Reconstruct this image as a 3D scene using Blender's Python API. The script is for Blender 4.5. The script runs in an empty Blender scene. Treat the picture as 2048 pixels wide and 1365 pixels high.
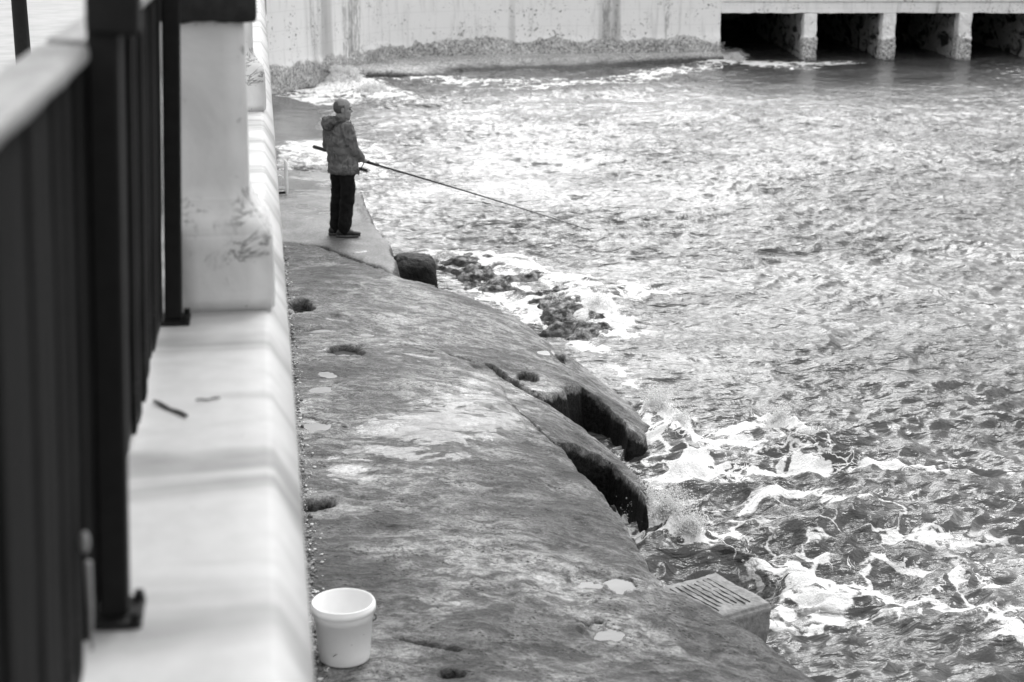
import bpy, bmesh, math, random
import numpy as np
from mathutils import Vector, Matrix, noise as mnoise
random.seed(7); rng = np.random.default_rng(7)
C = bpy.context.scene

# ------------------------------------------------------------------ camera, sky, sun, exposure
F = 3200.0                                  # focal length in photo pixels (2048 wide)
PITCH = math.atan(882/F)
YAW = math.atan(510/3319.0)
CAMZ = 3.22
cp, sp, ca, sa = math.cos(PITCH), math.sin(PITCH), math.cos(YAW), math.sin(YAW)
cam_d = bpy.data.cameras.new('camera'); cam = bpy.data.objects.new('camera', cam_d)
C.collection.objects.link(cam); C.camera = cam
cam.location = (0, 0, CAMZ); cam.rotation_euler = (math.pi/2-PITCH, 0, -YAW)
cam_d.sensor_width = 36; cam_d.lens = F/2048*36; cam_d.clip_start = 0.05; cam_d.clip_end = 2000
cam_d.dof.use_dof = True; cam_d.dof.focus_distance = 11.3; cam_d.dof.aperture_fstop = 3.0

SUN_EL, SUN_AZ = math.radians(52), math.radians(30)      # azimuth measured from +Y towards +X
w = bpy.data.worlds.new("World"); C.world = w; w.use_nodes = True
nt = w.node_tree; bg = nt.nodes['Background']
sky = nt.nodes.new('ShaderNodeTexSky'); sky.sky_type = 'NISHITA'; sky.sun_disc = False
sky.sun_elevation = SUN_EL; sky.sun_rotation = SUN_AZ; sky.dust_density = 6; sky.air_density = 1.5
bw = nt.nodes.new('ShaderNodeRGBToBW'); nt.links.new(sky.outputs[0], bw.inputs[0])   # black and white photograph
# cloud cover: soft patches of cloud over the sky
tc = nt.nodes.new('ShaderNodeTexCoord'); cn = nt.nodes.new('ShaderNodeTexNoise')
cn.inputs['Scale'].default_value = 2.2; cn.inputs['Detail'].default_value = 5
nt.links.new(tc.outputs['Generated'], cn.inputs['Vector'])
cr = nt.nodes.new('ShaderNodeMapRange'); cr.inputs[1].default_value = .35; cr.inputs[2].default_value = .65
cr.inputs[3].default_value = 2.0; cr.inputs[4].default_value = 8.5
nt.links.new(cn.outputs[0], cr.inputs[0])
mx = nt.nodes.new('ShaderNodeMix'); mx.data_type = 'FLOAT'; mx.inputs[0].default_value = .8
nt.links.new(bw.outputs[0], mx.inputs[2]); nt.links.new(cr.outputs[0], mx.inputs[3])
# glow added to the sky ahead, apart from the sun, for the water glare
gd = nt.nodes.new('ShaderNodeVectorMath'); gd.operation = 'DOT_PRODUCT'; nt.links.new(tc.outputs['Generated'], gd.inputs[0])
GA, GE = math.radians(10), math.radians(24)
gd.inputs[1].default_value = (math.sin(GA)*math.cos(GE), math.cos(GA)*math.cos(GE), math.sin(GE))
g1 = nt.nodes.new('ShaderNodeMath'); g1.operation = 'MAXIMUM'; nt.links.new(gd.outputs['Value'], g1.inputs[0]); g1.inputs[1].default_value = 0
g2 = nt.nodes.new('ShaderNodeMath'); g2.operation = 'POWER'; nt.links.new(g1.outputs[0], g2.inputs[0]); g2.inputs[1].default_value = 70
g3 = nt.nodes.new('ShaderNodeMath'); g3.operation = 'MULTIPLY_ADD'; nt.links.new(g2.outputs[0], g3.inputs[0]); g3.inputs[1].default_value = 38.0
nt.links.new(mx.outputs[0], g3.inputs[2])
nt.links.new(g3.outputs[0], bg.inputs['Color']); bg.inputs['Strength'].default_value = 0.15

sl = bpy.data.lights.new('sun', 'SUN'); sl.energy = 1.0; sl.angle = math.radians(20)
so = bpy.data.objects.new('sun', sl); C.collection.objects.link(so)
sd = Vector((math.sin(SUN_AZ)*math.cos(SUN_EL), math.cos(SUN_AZ)*math.cos(SUN_EL), math.sin(SUN_EL)))
so.rotation_euler = sd.to_track_quat('Z', 'Y').to_euler()
C.view_settings.view_transform = 'Standard'; C.view_settings.look = 'None'
C.view_settings.exposure = 0.6; C.view_settings.gamma = 1.0

# ------------------------------------------------------------------ helpers
def ray(px, py):
    r, u = px-1024, -(py-682.5)
    return Vector((r*ca + u*sa*sp + F*sa*cp, -r*sa + u*ca*sp + F*ca*cp, u*cp - F*sp))
def P(px, py, z):
    """point of the plane at height z seen at photo pixel px, py"""
    d = ray(px, py); t = (z-CAMZ)/d.z
    return Vector((d.x*t, d.y*t, z))
def proj(X, Y, Z):
    Z = Z-CAMZ
    r = X*ca - Y*sa; f = (X*sa+Y*ca)*cp - Z*sp; u = (X*sa+Y*ca)*sp + Z*cp
    return 1024+F*r/f, 682.5-F*u/f
def sstep(a, b, x):
    t = np.clip((x-a)/(b-a), 0, 1); return t*t*(3-2*t)
def perlin(x, y, seed=0):
    x = np.asarray(x, float); y = np.asarray(y, float)
    xi = np.floor(x).astype(np.int64); yi = np.floor(y).astype(np.int64)
    xf = x-xi; yf = y-yi
    def g(ix, iy):
        h = (ix*374761393 + iy*668265263 + seed*974634777) & 0xffffffff
        h = ((h ^ (h >> 13))*1274126177) & 0xffffffff
        h = (h ^ (h >> 16)) & 0xffff
        return h*(2*math.pi/65536.0)
    def dot(ix, iy, dx, dy):
        a = g(ix, iy); return np.cos(a)*dx+np.sin(a)*dy
    u = xf*xf*xf*(xf*(xf*6-15)+10); v = yf*yf*yf*(yf*(yf*6-15)+10)
    n00 = dot(xi, yi, xf, yf); n10 = dot(xi+1, yi, xf-1, yf)
    n01 = dot(xi, yi+1, xf, yf-1); n11 = dot(xi+1, yi+1, xf-1, yf-1)
    return 1.4*((n00*(1-u)+n10*u)*(1-v) + (n01*(1-u)+n11*u)*v)
def fbm(x, y, seed=0, oct=4, gain=.5):
    s = 0; a = 1
    for k in range(oct):
        s = s+a*perlin(x*2**k, y*2**k, seed+k); a *= gain
    return s
def sdf(px, py, poly):
    """signed distance to polygon, negative inside"""
    d = np.full(px.shape, 1e9); s = np.ones(px.shape)
    n = len(poly)
    for i in range(n):
        ax, ay = poly[i]; bx, by = poly[(i+1) % n]
        ex, ey = bx-ax, by-ay; wx, wy = px-ax, py-ay
        t = np.clip((wx*ex+wy*ey)/(ex*ex+ey*ey+1e-12), 0, 1)
        d = np.minimum(d, (wx-ex*t)**2+(wy-ey*t)**2)
        c1 = py >= ay; c2 = py < by; c3 = ex*wy > ey*wx
        s = np.where((c1 & c2 & c3) | (~c1 & ~c2 & ~c3), -s, s)
    return s*np.sqrt(d)
def pline(px, py, pts):
    d = np.full(px.shape, 1e9)
    for (ax, ay), (bx, by) in zip(pts[:-1], pts[1:]):
        ex, ey = bx-ax, by-ay; wx, wy = px-ax, py-ay
        t = np.clip((wx*ex+wy*ey)/(ex*ex+ey*ey+1e-12), 0, 1)
        d = np.minimum(d, (wx-ex*t)**2+(wy-ey*t)**2)
    return np.sqrt(d)

def link(o, parent=None):
    C.collection.objects.link(o)
    if parent: o.parent = parent
    return o
def tag(o, label=None, cat=None, group=None, kind=None):
    if label: o['label'] = label
    if cat: o['category'] = cat
    if group: o['group'] = group
    if kind: o['kind'] = kind
    return o
def empty(name, loc=(0, 0, 0), rz=0):
    o = bpy.data.objects.new(name, None); o.location = loc; o.rotation_euler = (0, 0, rz)
    o.empty_display_size = .1; return link(o)
def grid_mesh(name, X, Y, Z, mat, attrs=None, keep=None, smooth=True):
    R, Cn = X.shape; me = bpy.data.meshes.new(name)
    idx = np.arange(R*Cn).reshape(R, Cn)
    q = np.stack([idx[:-1, :-1], idx[:-1, 1:], idx[1:, 1:], idx[1:, :-1]], -1).reshape(-1, 4)
    if keep is not None:
        k = keep.ravel(); q = q[k[q].all(1)]
    co = np.stack([X, Y, Z], -1).reshape(-1, 3)
    used = np.zeros(R*Cn, bool); used[q.ravel()] = True
    remap = np.cumsum(used)-1; q = remap[q]; co = co[used]
    me.vertices.add(len(co)); me.vertices.foreach_set('co', co.astype(np.float32).ravel())
    me.loops.add(q.size); me.loops.foreach_set('vertex_index', q.astype(np.int32).ravel())
    me.polygons.add(len(q)); me.polygons.foreach_set('loop_start', np.arange(0, q.size, 4, dtype=np.int32))
    me.polygons.foreach_set('loop_total', np.full(len(q), 4, np.int32))
    me.update(calc_edges=True); me.validate()
    if smooth: me.polygons.foreach_set('use_smooth', np.ones(len(me.polygons), bool))
    for k, a in (attrs or {}).items():
        at = me.attributes.new(k, 'FLOAT', 'POINT')
        at.data.foreach_set('value', a.ravel()[used].astype(np.float32))
    me.materials.append(mat)
    return bpy.data.objects.new(name, me)
def raw_mesh(name, co, faces, mat, parent=None, smooth=False):
    me = bpy.data.meshes.new(name); me.from_pydata([tuple(c) for c in co], [], faces); me.update()
    if smooth: me.polygons.foreach_set('use_smooth', [True]*len(me.polygons))
    me.materials.append(mat); return link(bpy.data.objects.new(name, me), parent)
def from_bm(name, bm, mat, parent=None, smooth=False):
    bmesh.ops.recalc_face_normals(bm, faces=bm.faces)
    me = bpy.data.meshes.new(name); bm.to_mesh(me); bm.free()
    if smooth: me.polygons.foreach_set('use_smooth', [True]*len(me.polygons))
    me.materials.append(mat); return link(bpy.data.objects.new(name, me), parent)
def add_box(bm, x0, x1, y0, y1, z0, z1, bev=0, seg=2):
    m = Matrix.Translation(((x0+x1)/2, (y0+y1)/2, (z0+z1)/2)) @ Matrix.Diagonal((x1-x0, y1-y0, z1-z0, 1))
    r = bmesh.ops.create_cube(bm, size=1, matrix=m)
    if bev:
        es = list({e for v in r['verts'] for e in v.link_edges})
        bmesh.ops.bevel(bm, geom=es, offset=bev, segments=seg, affect='EDGES', profile=.5)
def add_tube(bm, pts, rad, n=10, cap=True):
    pts = [Vector(p) for p in pts]
    if not hasattr(rad, '__len__'): rad = [rad]*len(pts)
    rings = []; prev = None
    for i, p in enumerate(pts):
        a = pts[max(i-1, 0)]; b = pts[min(i+1, len(pts)-1)]; t = (b-a).normalized()
        if prev is None:
            ref = Vector((0, 0, 1)) if abs(t.z) < .9 else Vector((1, 0, 0)); nx = t.cross(ref).normalized()
        else:
            nx = (prev-t*prev.dot(t)).normalized()
        prev = nx; ny = t.cross(nx)
        rings.append([bm.verts.new(p+(nx*math.cos(2*math.pi*k/n)+ny*math.sin(2*math.pi*k/n))*rad[i]) for k in range(n)])
    for a, b in zip(rings[:-1], rings[1:]):
        for k in range(n): bm.faces.new((a[k], a[(k+1) % n], b[(k+1) % n], b[k]))
    if cap: bm.faces.new(rings[0][::-1]); bm.faces.new(rings[-1])
def add_lathe(bm, prof, n=48, c=(0, 0, 0)):
    rings = [[bm.verts.new((c[0]+r*math.cos(2*math.pi*k/n), c[1]+r*math.sin(2*math.pi*k/n), c[2]+z)) for k in range(n)] for r, z in prof]
    for a, b in zip(rings[:-1], rings[1:]):
        for k in range(n): bm.faces.new((a[k], a[(k+1) % n], b[(k+1) % n], b[k]))
    return rings
def add_ell(bm, c, r, rot=None, seg=20):
    m = Matrix.Translation(c) @ (rot.to_4x4() if rot else Matrix.Identity(4)) @ Matrix.Diagonal((*r, 1))
    bmesh.ops.create_uvsphere(bm, u_segments=seg, v_segments=seg//2+2, radius=1, matrix=m)
def rough(bm, cell, amp, scale, amp2=0, scale2=1):
    """cut long edges to about one cell, then roughen the surface"""
    for _ in range(9):
        es = [e for e in bm.edges if e.calc_length() > cell*1.5]
        if not es: break
        bmesh.ops.subdivide_edges(bm, edges=es, cuts=1, use_grid_fill=True)
    bm.normal_update()
    for v in bm.verts:
        d = mnoise.noise(v.co*scale)*amp
        if amp2: d += mnoise.noise(v.co*scale2+Vector((9, 3, 1)))*amp2
        v.co += v.normal*d

# ------------------------------------------------------------------ materials
class NT:
    def __init__(s, name):
        s.m = bpy.data.materials.new(name); s.m.use_nodes = True; s.t = s.m.node_tree
        s.b = s.t.nodes['Principled BSDF']
        s.co = s.n('ShaderNodeTexCoord').outputs['Object']
    def n(s, k, **kw):
        x = s.t.nodes.new(k)
        for a, b in kw.items(): setattr(x, a, b)
        return x
    def set(s, sock, v):
        if isinstance(v, (int, float, tuple)): sock.default_value = v
        else: s.t.links.new(v, sock)
    def map(s, scale=(1, 1, 1), rot=(0, 0, 0), vec=None):
        x = s.n('ShaderNodeMapping'); s.set(x.inputs['Vector'], vec or s.co)
        x.inputs['Scale'].default_value = scale; x.inputs['Rotation'].default_value = rot; return x.outputs[0]
    def noise(s, scale, detail=4, rough=.55, vec=None, dist=0):
        x = s.n('ShaderNodeTexNoise'); s.set(x.inputs['Vector'], vec or s.co)
        x.inputs['Scale'].default_value = scale; x.inputs['Detail'].default_value = detail
        x.inputs['Roughness'].default_value = rough; x.inputs['Distortion'].default_value = dist; return x.outputs[0]
    def vor(s, scale, feature='F1', vec=None, rnd=1):
        x = s.n('ShaderNodeTexVoronoi', feature=feature); s.set(x.inputs['Vector'], vec or s.co)
        x.inputs['Scale'].default_value = scale; x.inputs['Randomness'].default_value = rnd
        return x.outputs['Distance']
    def mr(s, v, a, b, c=0., d=1., smooth=True):
        x = s.n('ShaderNodeMapRange', interpolation_type='SMOOTHSTEP' if smooth else 'LINEAR')
        for i, q in enumerate((v, a, b, c, d)): s.set(x.inputs[i], q)
        return x.outputs[0]
    def ma(s, op, a, b=0., c=0.):
        x = s.n('ShaderNodeMath', operation=op); s.set(x.inputs[0], a); s.set(x.inputs[1], b); s.set(x.inputs[2], c); return x.outputs[0]
    def mix(s, f, a, b):
        x = s.n('ShaderNodeMix', data_type='FLOAT'); s.set(x.inputs[0], f); s.set(x.inputs[2], a); s.set(x.inputs[3], b); return x.outputs[0]
    def attr(s, name):
        x = s.n('ShaderNodeAttribute'); x.attribute_name = name; return x.outputs['Fac']
    def z(s):
        x = s.n('ShaderNodeSeparateXYZ'); s.set(x.inputs[0], s.co); return x.outputs
    def bump(s, h, dist, strength=1., normal=None):
        x = s.n('ShaderNodeBump'); s.set(x.inputs['Height'], h); x.inputs['Distance'].default_value = dist
        s.set(x.inputs['Strength'], strength)
        if normal: s.set(x.inputs['Normal'], normal)
        return x.outputs[0]
    def out(s, base, rough=.6, normal=None, spec=.5, metal=0.):
        if isinstance(base, (int, float)): s.b.inputs['Base Color'].default_value = (base, base, base, 1)
        else: s.t.links.new(base, s.b.inputs['Base Color'])
        s.set(s.b.inputs['Roughness'], rough); s.set(s.b.inputs['Specular IOR Level'], spec); s.set(s.b.inputs['Metallic'], metal)
        if normal: s.t.links.new(normal, s.b.inputs['Normal'])
        return s.m

def mat_simple(name, base, rgh=.6, var=.2, scale=20, bump=.0, spec=.5, metal=0., stretch=(1, 1, 1)):
    t = NT(name); v = t.map(stretch); n = t.noise(scale, 5, .6, v)
    c = t.mr(n, .3, .7, base*(1-var), base*(1+var))
    nn = t.bump(n, bump) if bump else None
    return t.out(c, rgh, nn, spec, metal)

def mat_rock():
    t = NT('wet_rock')
    wet, dark, crack, tone = t.attr('wet'), t.attr('dark'), t.attr('crack'), t.attr('tone')
    dark = t.ma('MAXIMUM', dark, t.mr(t.ma('ADD', t.attr('shade_wet'), t.ma('MULTIPLY', t.ma('SUBTRACT', t.noise(9, 7, .75), .5), .6)), .12, .26))  # painted shade of the steep wet faces, edge broken by noise
    R = (0, 0, math.radians(-24)); st = t.map((1.0, 1.5, 1.5), R)
    n1 = t.noise(.75, 8, .66, None, .5)                       # broad damp and pale patches
    n2 = t.noise(5.5, 9, .74, st, .5)                         # blotches
    n3 = t.noise(42, 6, .8)                                   # grain
    pit = t.vor(30, 'F1', t.map((1, 1.3, 1), R)); pm = t.noise(3.1, 5, .7)
    base = t.mix(t.mr(n1, .42, .58), .10, .29)
    base = t.ma('MULTIPLY', base, t.mr(n2, .41, .59, .36, 1.5))
    base = t.ma('MULTIPLY', base, t.mr(n3, .36, .64, .6, 1.35))
    holes = t.mr(t.ma('ADD', pit, t.mr(pm, .4, .62, .25, -.12)), .12, .22, .12, 1.)          # small dark pits, in clusters
    base = t.ma('MULTIPLY', base, holes)
    ck = t.ma('ABSOLUTE', t.ma('SUBTRACT', t.noise(1.9, 7, .72, t.map((1, 1.9, 1), R), 1.3), .5))
    ckm = t.mr(ck, .0, .008, t.mix(t.mr(n1, .40, .6), 1., .08), 1.)                           # hairline cracks
    base = t.ma('MULTIPLY', base, ckm)
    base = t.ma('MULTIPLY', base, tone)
    speck = t.mr(t.noise(60, 3, .6), .69, .73)
    base = t.ma('MULTIPLY_ADD', speck, .3, base)
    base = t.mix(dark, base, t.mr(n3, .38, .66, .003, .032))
    base = t.mix(crack, base, .006)
    # film of water: islands of drier rock stick out of it
    film = t.mr(t.ma('ADD', wet, t.ma('MULTIPLY', t.ma('SUBTRACT', t.noise(3.2, 9, .74, t.map((1, 1.7, 1), R), .6), .5), 1.9)), .5, .56)
    film = t.ma('MULTIPLY', film, t.ma('SUBTRACT', 1., dark))
    base = t.mix(film, base, t.ma('MULTIPLY_ADD', base, .55, .02))
    rg = t.mix(film, t.mr(n2, .3, .7, .42, .7), .26); rg = t.mix(dark, rg, .5)
    h = t.ma('ADD', t.ma('MULTIPLY', n2, 1.6), t.ma('ADD', t.ma('MULTIPLY', n3, .4), t.ma('ADD', t.ma('MULTIPLY', holes, .5), t.ma('MULTIPLY', ckm, .35))))
    nb = t.bump(h, .05, t.mix(film, 1., .16))
    return t.out(base, rg, nb, t.mix(dark, .4, .1))
def mat_path():
    t = NT('wet_concrete')
    wet = t.attr('wet'); edge = t.attr('dark')
    n1 = t.noise(1.3, 6, .6, None, .4); n3 = t.noise(45, 5, .7)
    b = t.mix(t.mr(n1, .35, .65), .09, .19)
    b = t.ma('MULTIPLY', b, t.mr(n3, .35, .65, .5, 1.35)); b = t.ma('MULTIPLY', b, t.mr(t.noise(14, 7, .8), .36, .46, .5, 1.05))
    film = t.mr(t.ma('ADD', wet, t.ma('MULTIPLY', t.ma('SUBTRACT', t.noise(3.5, 7, .7, t.map((1, 1.5, 1))), .5), 1.5)), .5, .56)
    b = t.mix(film, b, t.ma('MULTIPLY', b, .7))
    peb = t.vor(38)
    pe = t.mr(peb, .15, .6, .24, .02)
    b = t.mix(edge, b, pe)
    return t.out(b, t.mix(film, .55, .1), t.bump(t.ma('ADD', n3, t.ma('MULTIPLY', peb, t.ma('MULTIPLY', edge, 2.))), .012, t.mix(film, .7, .12)))
def mat_water():
    t = NT('sea_water'); foam = t.attr('foam')
    v = t.map((1, 2.1, 1), (0, 0, math.radians(10)))
    n1 = t.noise(5, 4, .55, v, .5); n2 = t.noise(16, 4, .6, v, .4); n3 = t.noise(60, 2, .5, v)
    h = t.ma('ADD', t.ma('MULTIPLY', n1, 1.0), t.ma('ADD', t.ma('MULTIPLY', n2, .13), t.ma('MULTIPLY', n3, .04)))
    h = t.ma('ADD', h, t.ma('MULTIPLY', t.noise(2.1, 3, .5, v, .6), 2.6))
    # lace of foam: warped cell walls at two sizes
    wn = t.n('ShaderNodeTexNoise'); t.set(wn.inputs['Vector'], t.co); wn.inputs['Scale'].default_value = 2.6; wn.inputs['Detail'].default_value = 5
    ad = t.n('ShaderNodeVectorMath', operation='MULTIPLY_ADD'); t.set(ad.inputs[0], wn.outputs['Color']); ad.inputs[1].default_value = (.9, .9, 0); t.set(ad.inputs[2], t.co)
    wv = t.map((1, 1.25, 1), (0, 0, math.radians(20)), ad.outputs[0])
    c1 = t.vor(1.9, 'DISTANCE_TO_EDGE', wv); c2 = t.vor(6.5, 'DISTANCE_TO_EDGE', wv)
    br = t.noise(1.7, 5, .6)
    web = t.ma('MINIMUM', t.ma('MULTIPLY', c1, 2.3), t.ma('ADD', t.ma('MULTIPLY', c2, 2.6), .16))
    web = t.ma('ADD', web, t.ma('MULTIPLY', t.ma('SUBTRACT', br, .5), .9))
    web = t.ma('ADD', web, t.ma('MULTIPLY', t.ma('SUBTRACT', t.noise(28, 4, .6), .5), .22))
    m = t.mr(t.ma('SUBTRACT', t.ma('MULTIPLY', foam, 1.15), web), -.03, .07)
    m = t.ma('MULTIPLY', m, t.mr(foam, .01, .08))
    m = t.ma('MAXIMUM', m, t.mr(t.ma('ADD', foam, t.ma('MULTIPLY', t.ma('SUBTRACT', t.noise(9, 6, .7), .5), .9)), .98, 1.12))
    fb = t.noise(70, 4, .7)
    base = t.mix(m, t.mr(t.noise(.8, 3), .3, .7, .045, .085), t.mr(t.ma('MULTIPLY_ADD', fb, .6, t.ma('MULTIPLY', t.noise(16, 5, .7), .4)), .33, .58, .66, .9))
    rg = t.mix(m, .17, .7)
    nb = t.bump(h, .06, t.mr(t.noise(.33, 4, .6, t.map((1, 1.6, 1))), .38, .62, .35, t.mr(t.attr('still'), 0., 1., 1., .12)))
    nb2 = t.bump(t.ma('ADD', fb, t.ma('MULTIPLY', m, 1.5)), .011, t.mix(m, .05, .8), nb)
    return t.out(base, rg, nb2, .5)
def mat_wall(name, line=-.5, t0=-1.12, t1=-1.0, lo=.3):
    """white painted sea wall, bare barnacled concrete below the tide line"""
    t = NT(name); z = t.z()[2]
    v = t.map((1, 1, .06)); dr = t.noise(1.1, 3, .5, v, .2)
    dr2 = t.noise(6, 5, .65, t.map((1, 1, .12)))
    white = t.mr(dr, .30, .40, .5, .84)
    white = t.ma('MULTIPLY', white, t.mr(dr2, .3, .5, .86, 1.03))
    chips = t.mr(t.ma('ADD', t.noise(13, 6, .75), t.ma('MULTIPLY', t.ma('SUBTRACT', t.noise(1.6, 3), .5), .35)), .615, .65)
    white = t.mix(chips, white, .13)
    stain = t.mr(t.noise(1.0, 4, .6, t.map((.75, .75, .05), (0, 0, .4))), .56, .63); white = t.ma('MULTIPLY', white, t.mr(t.ma('MULTIPLY', stain, t.mr(t.noise(9, 6, .8, t.map((1, 1, .3))), .4, .6)), 0., 1., 1., .5))
    bl = t.ma('FRACT', t.ma('MULTIPLY_ADD', z, 2.3, .25)); white = t.ma('MULTIPLY', white, t.mr(bl, .0, .05, .86, 1.))
    zl = t.ma('ADD', z, t.ma('ADD', t.ma('MULTIPLY', t.ma('SUBTRACT', t.noise(1.4, 4, .6), .5), .7), t.ma('MULTIPLY', t.ma('SUBTRACT', t.noise(16, 5, .75), .5), .32)))
    low = t.mr(zl, line-.03, line+.05, 1., 0.)
    bar = t.vor(22); n3 = t.noise(15, 7, .9)
    bc = t.ma('MULTIPLY', t.mr(n3, .38, .60, .06, .85), t.mr(bar, .05, .6, 1.15, .8))
    bc = t.ma('MULTIPLY', bc, t.mr(t.noise(2.1, 4), .3, .7, .85, 1.15))
    tide = t.mr(z, t0, t1, lo, 1.)
    bc = t.ma('MULTIPLY', bc, tide)
    b = t.mix(low, white, bc)
    hh = t.ma('ADD', t.ma('MULTIPLY', low, t.ma('ADD', n3, t.ma('MULTIPLY', bar, .6))), t.ma('MULTIPLY', chips, -.3))
    return t.out(b, .7, t.bump(hh, .03, .8))
def mat_bay():
    t = NT('bay_concrete'); v = t.map((.35, .35, 1))
    n = t.noise(3.2, 6, .65, v, .6)
    b = t.mr(n, .40, .52, .03, .6)
    b = t.ma('MULTIPLY', b, t.mr(t.noise(22, 5, .7), .3, .7, .5, 1.35))
    return t.out(b, .7, t.bump(t.noise(22, 5, .7), .03))
def mat_coping():
    t = NT('white_coping')
    n1 = t.noise(1.9, 4, .5, t.map((.35, 1.6, .35)), .9)
    n2 = t.noise(14, 5, .6); z = t.z()
    b = t.mr(n1, .32, .55, .28, .54)
    b = t.ma('MULTIPLY', b, t.mr(n2, .3, .7, .94, 1.04))
    spots = t.mr(t.noise(34, 3, .6), .72, .76)
    b = t.mix(t.ma('MULTIPLY', spots, .5), b, .15)
    return t.out(b, .65, t.bump(n2, .004, .5))
def mat_pillar():
    t = NT('white_pillar_paint'); n = t.noise(18, 5, .7); n1 = t.noise(3, 5, .6, None, 1.)
    b = t.mr(n1, .3, .6, .62, .74)
    cr_ = t.mr(t.ma('ABSOLUTE', t.ma('SUBTRACT', t.noise(7, 6, .7, None, .8), .5)), .0, .03, 1., 0.)
    b = t.mix(t.ma('MULTIPLY', cr_, t.mr(t.noise(3.3, 3), .47, .56)), b, .16)
    ch = t.mr(n, .68, .72); b = t.mix(t.ma('MULTIPLY', ch, .6), b, .15)
    return t.out(b, .6, t.bump(n, .003, .6))

M = dict(
    rock=mat_rock(), path=mat_path(), water=mat_water(), wall=mat_wall('sea_wall_paint', -.5), bay=mat_bay(),
    pier=mat_wall('pier_paint', -.5), coping=mat_coping(), pillar=mat_pillar(),
    promenade=mat_simple('promenade_paving', .38, .8, .12, 3, .004),
    plank=mat_simple('dark_planks', .006, .9, 1.3, 3.2, .006, .12, stretch=(8, 8, .35)),
    iron=mat_simple('black_iron', .004, .7, .4, 30, .001, .3),
    cap=mat_simple('black_cap_paint', .02, .6, .3, 25, .003, .3),
    rail=mat_simple('pale_rail', .24, .6, .2, 12, .002, stretch=(3, .6, 1)),
    bucket=None, seabed=mat_simple('seabed', .05, .9, .3, 2),
    block=mat_simple('block_concrete', .24, .75, .3, 22, .012),
    groove=mat_simple('block_groove', .04, .8, .3, 20),
    boulder=mat_simple('dark_weed_rock', .008, .6, .8, 14, .06, .2),
    foam=mat_simple('white_foam', .84, .7, .05, 30, .004),
    pool=None, shell=mat_simple('shell', .6, .5, .3, 9), pebble=mat_simple('pebble', .12, .6, .8, 9),
    twig=mat_simple('twig', .03, .8, .3, 40), frame=mat_simple('white_tube', .85, .35, .12, 20, .0005),
    skin=None, hair=mat_simple('short_grey_hair', .085, .8, .8, 160, .004),
    trousers=None, shoe=mat_simple('black_shoe', .012, .5, .4, 50, .002), sole=mat_simple('shoe_sole', .07, .7, .2, 30),
    cord=mat_simple('dark_cord', .012, .6), rod=mat_simple('black_rod', .012, .25, .2, 10, 0, .6),
    reel=mat_simple('reel_metal', .03, .3, .2, 10, 0, .6), chrome=mat_simple('pale_metal', .6, .3, .1, 10, 0, .6, .6),
)
t = NT('spray_foam'); t.out(.9, .6)
tl = t.n('ShaderNodeBsdfTranslucent'); tl.inputs[0].default_value = (.92, .92, .92, 1); df = t.n('ShaderNodeBsdfDiffuse'); df.inputs[0].default_value = (.92, .92, .92, 1)
ms = t.n('ShaderNodeMixShader'); t.t.links.new(df.outputs[0], ms.inputs[1]); t.t.links.new(tl.outputs[0], ms.inputs[2])
t.t.links.new(ms.outputs[0], t.t.nodes['Material Output'].inputs['Surface']); M['foam'] = t.m
t = NT('still_pool'); M['pool'] = t.out(.09, .06, t.bump(t.noise(9, 2, .5), .003, .5), .1)
t = NT('white_plastic'); n = t.noise(7, 5, .6)
scf = t.mr(t.noise(26, 4, .6, t.map((1, 1, 2.6), (0, .6, .5))), .7, .74)
dirt = t.mr(t.z()[2], 0., .05, .84, 1.)
M['bucket'] = t.out(t.ma('MULTIPLY', dirt, t.mix(t.ma('MULTIPLY', scf, .6), t.mr(n, .3, .7, .86, .92), .3)), .38, t.bump(n, .001), .5)
t = NT('face_skin'); n = t.noise(60, 4, .6); M['skin'] = t.out(t.mr(n, .3, .7, .2, .27), .4, t.bump(n, .003), .5)
t = NT('trouser_cloth'); n = t.noise(14, 4, .6, t.map((1, 1, .4)), .8); M['trousers'] = t.out(t.mr(n, .3, .7, .004, .011), .85, t.bump(n, .03, .8), .2)
t = NT('camouflage_cloth')
a = t.noise(6, 3, .5, t.map((1.2, 1.2, .9), (.5, .4, 0)), 1.2); b_ = t.noise(8, 3, .55, t.map((1.3, 1.3, .8), (.6, .3, 0)), 1.6)
c = t.mix(t.mr(a, .46, .54), .12, .155); c = t.mix(t.mr(b_, .54, .6), c, .2); c = t.mix(t.mr(t.noise(9, 3, .6, None, 1.), .62, .67), c, .08)
fo = t.noise(8, 5, .6, t.map((1.6, 1.6, .45), (.35, .3, 0)), 1.2)
M['jacket'] = t.out(c, .85, t.bump(t.ma('ADD', fo, t.ma('MULTIPLY', t.noise(160, 2), .1)), .045, .9), .2)

t = NT('hood_cloth'); n = t.noise(8, 4, .6, None, 1.5); M['hood'] = t.out(t.mr(n, .35, .65, .06, .16), .85, t.bump(t.noise(14, 4, .6, None, 1.), .05, .9), .2)

t = NT('worn_dark_planks'); z_ = t.z()[2]
n = t.noise(4, 6, .7, t.map((9, 9, .35))); wr = t.ma('MULTIPLY', t.mr(t.noise(16, 5, .7), .52, .6), t.mr(z_, .05, .22, 1., 0.))
b = t.mix(wr, t.mr(n, .3, .7, .003, .022), .16); M['plank'] = t.out(b, .9, t.bump(t.noise(30, 6, .8, t.map((1, 1, .2))), .006), .1)

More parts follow.
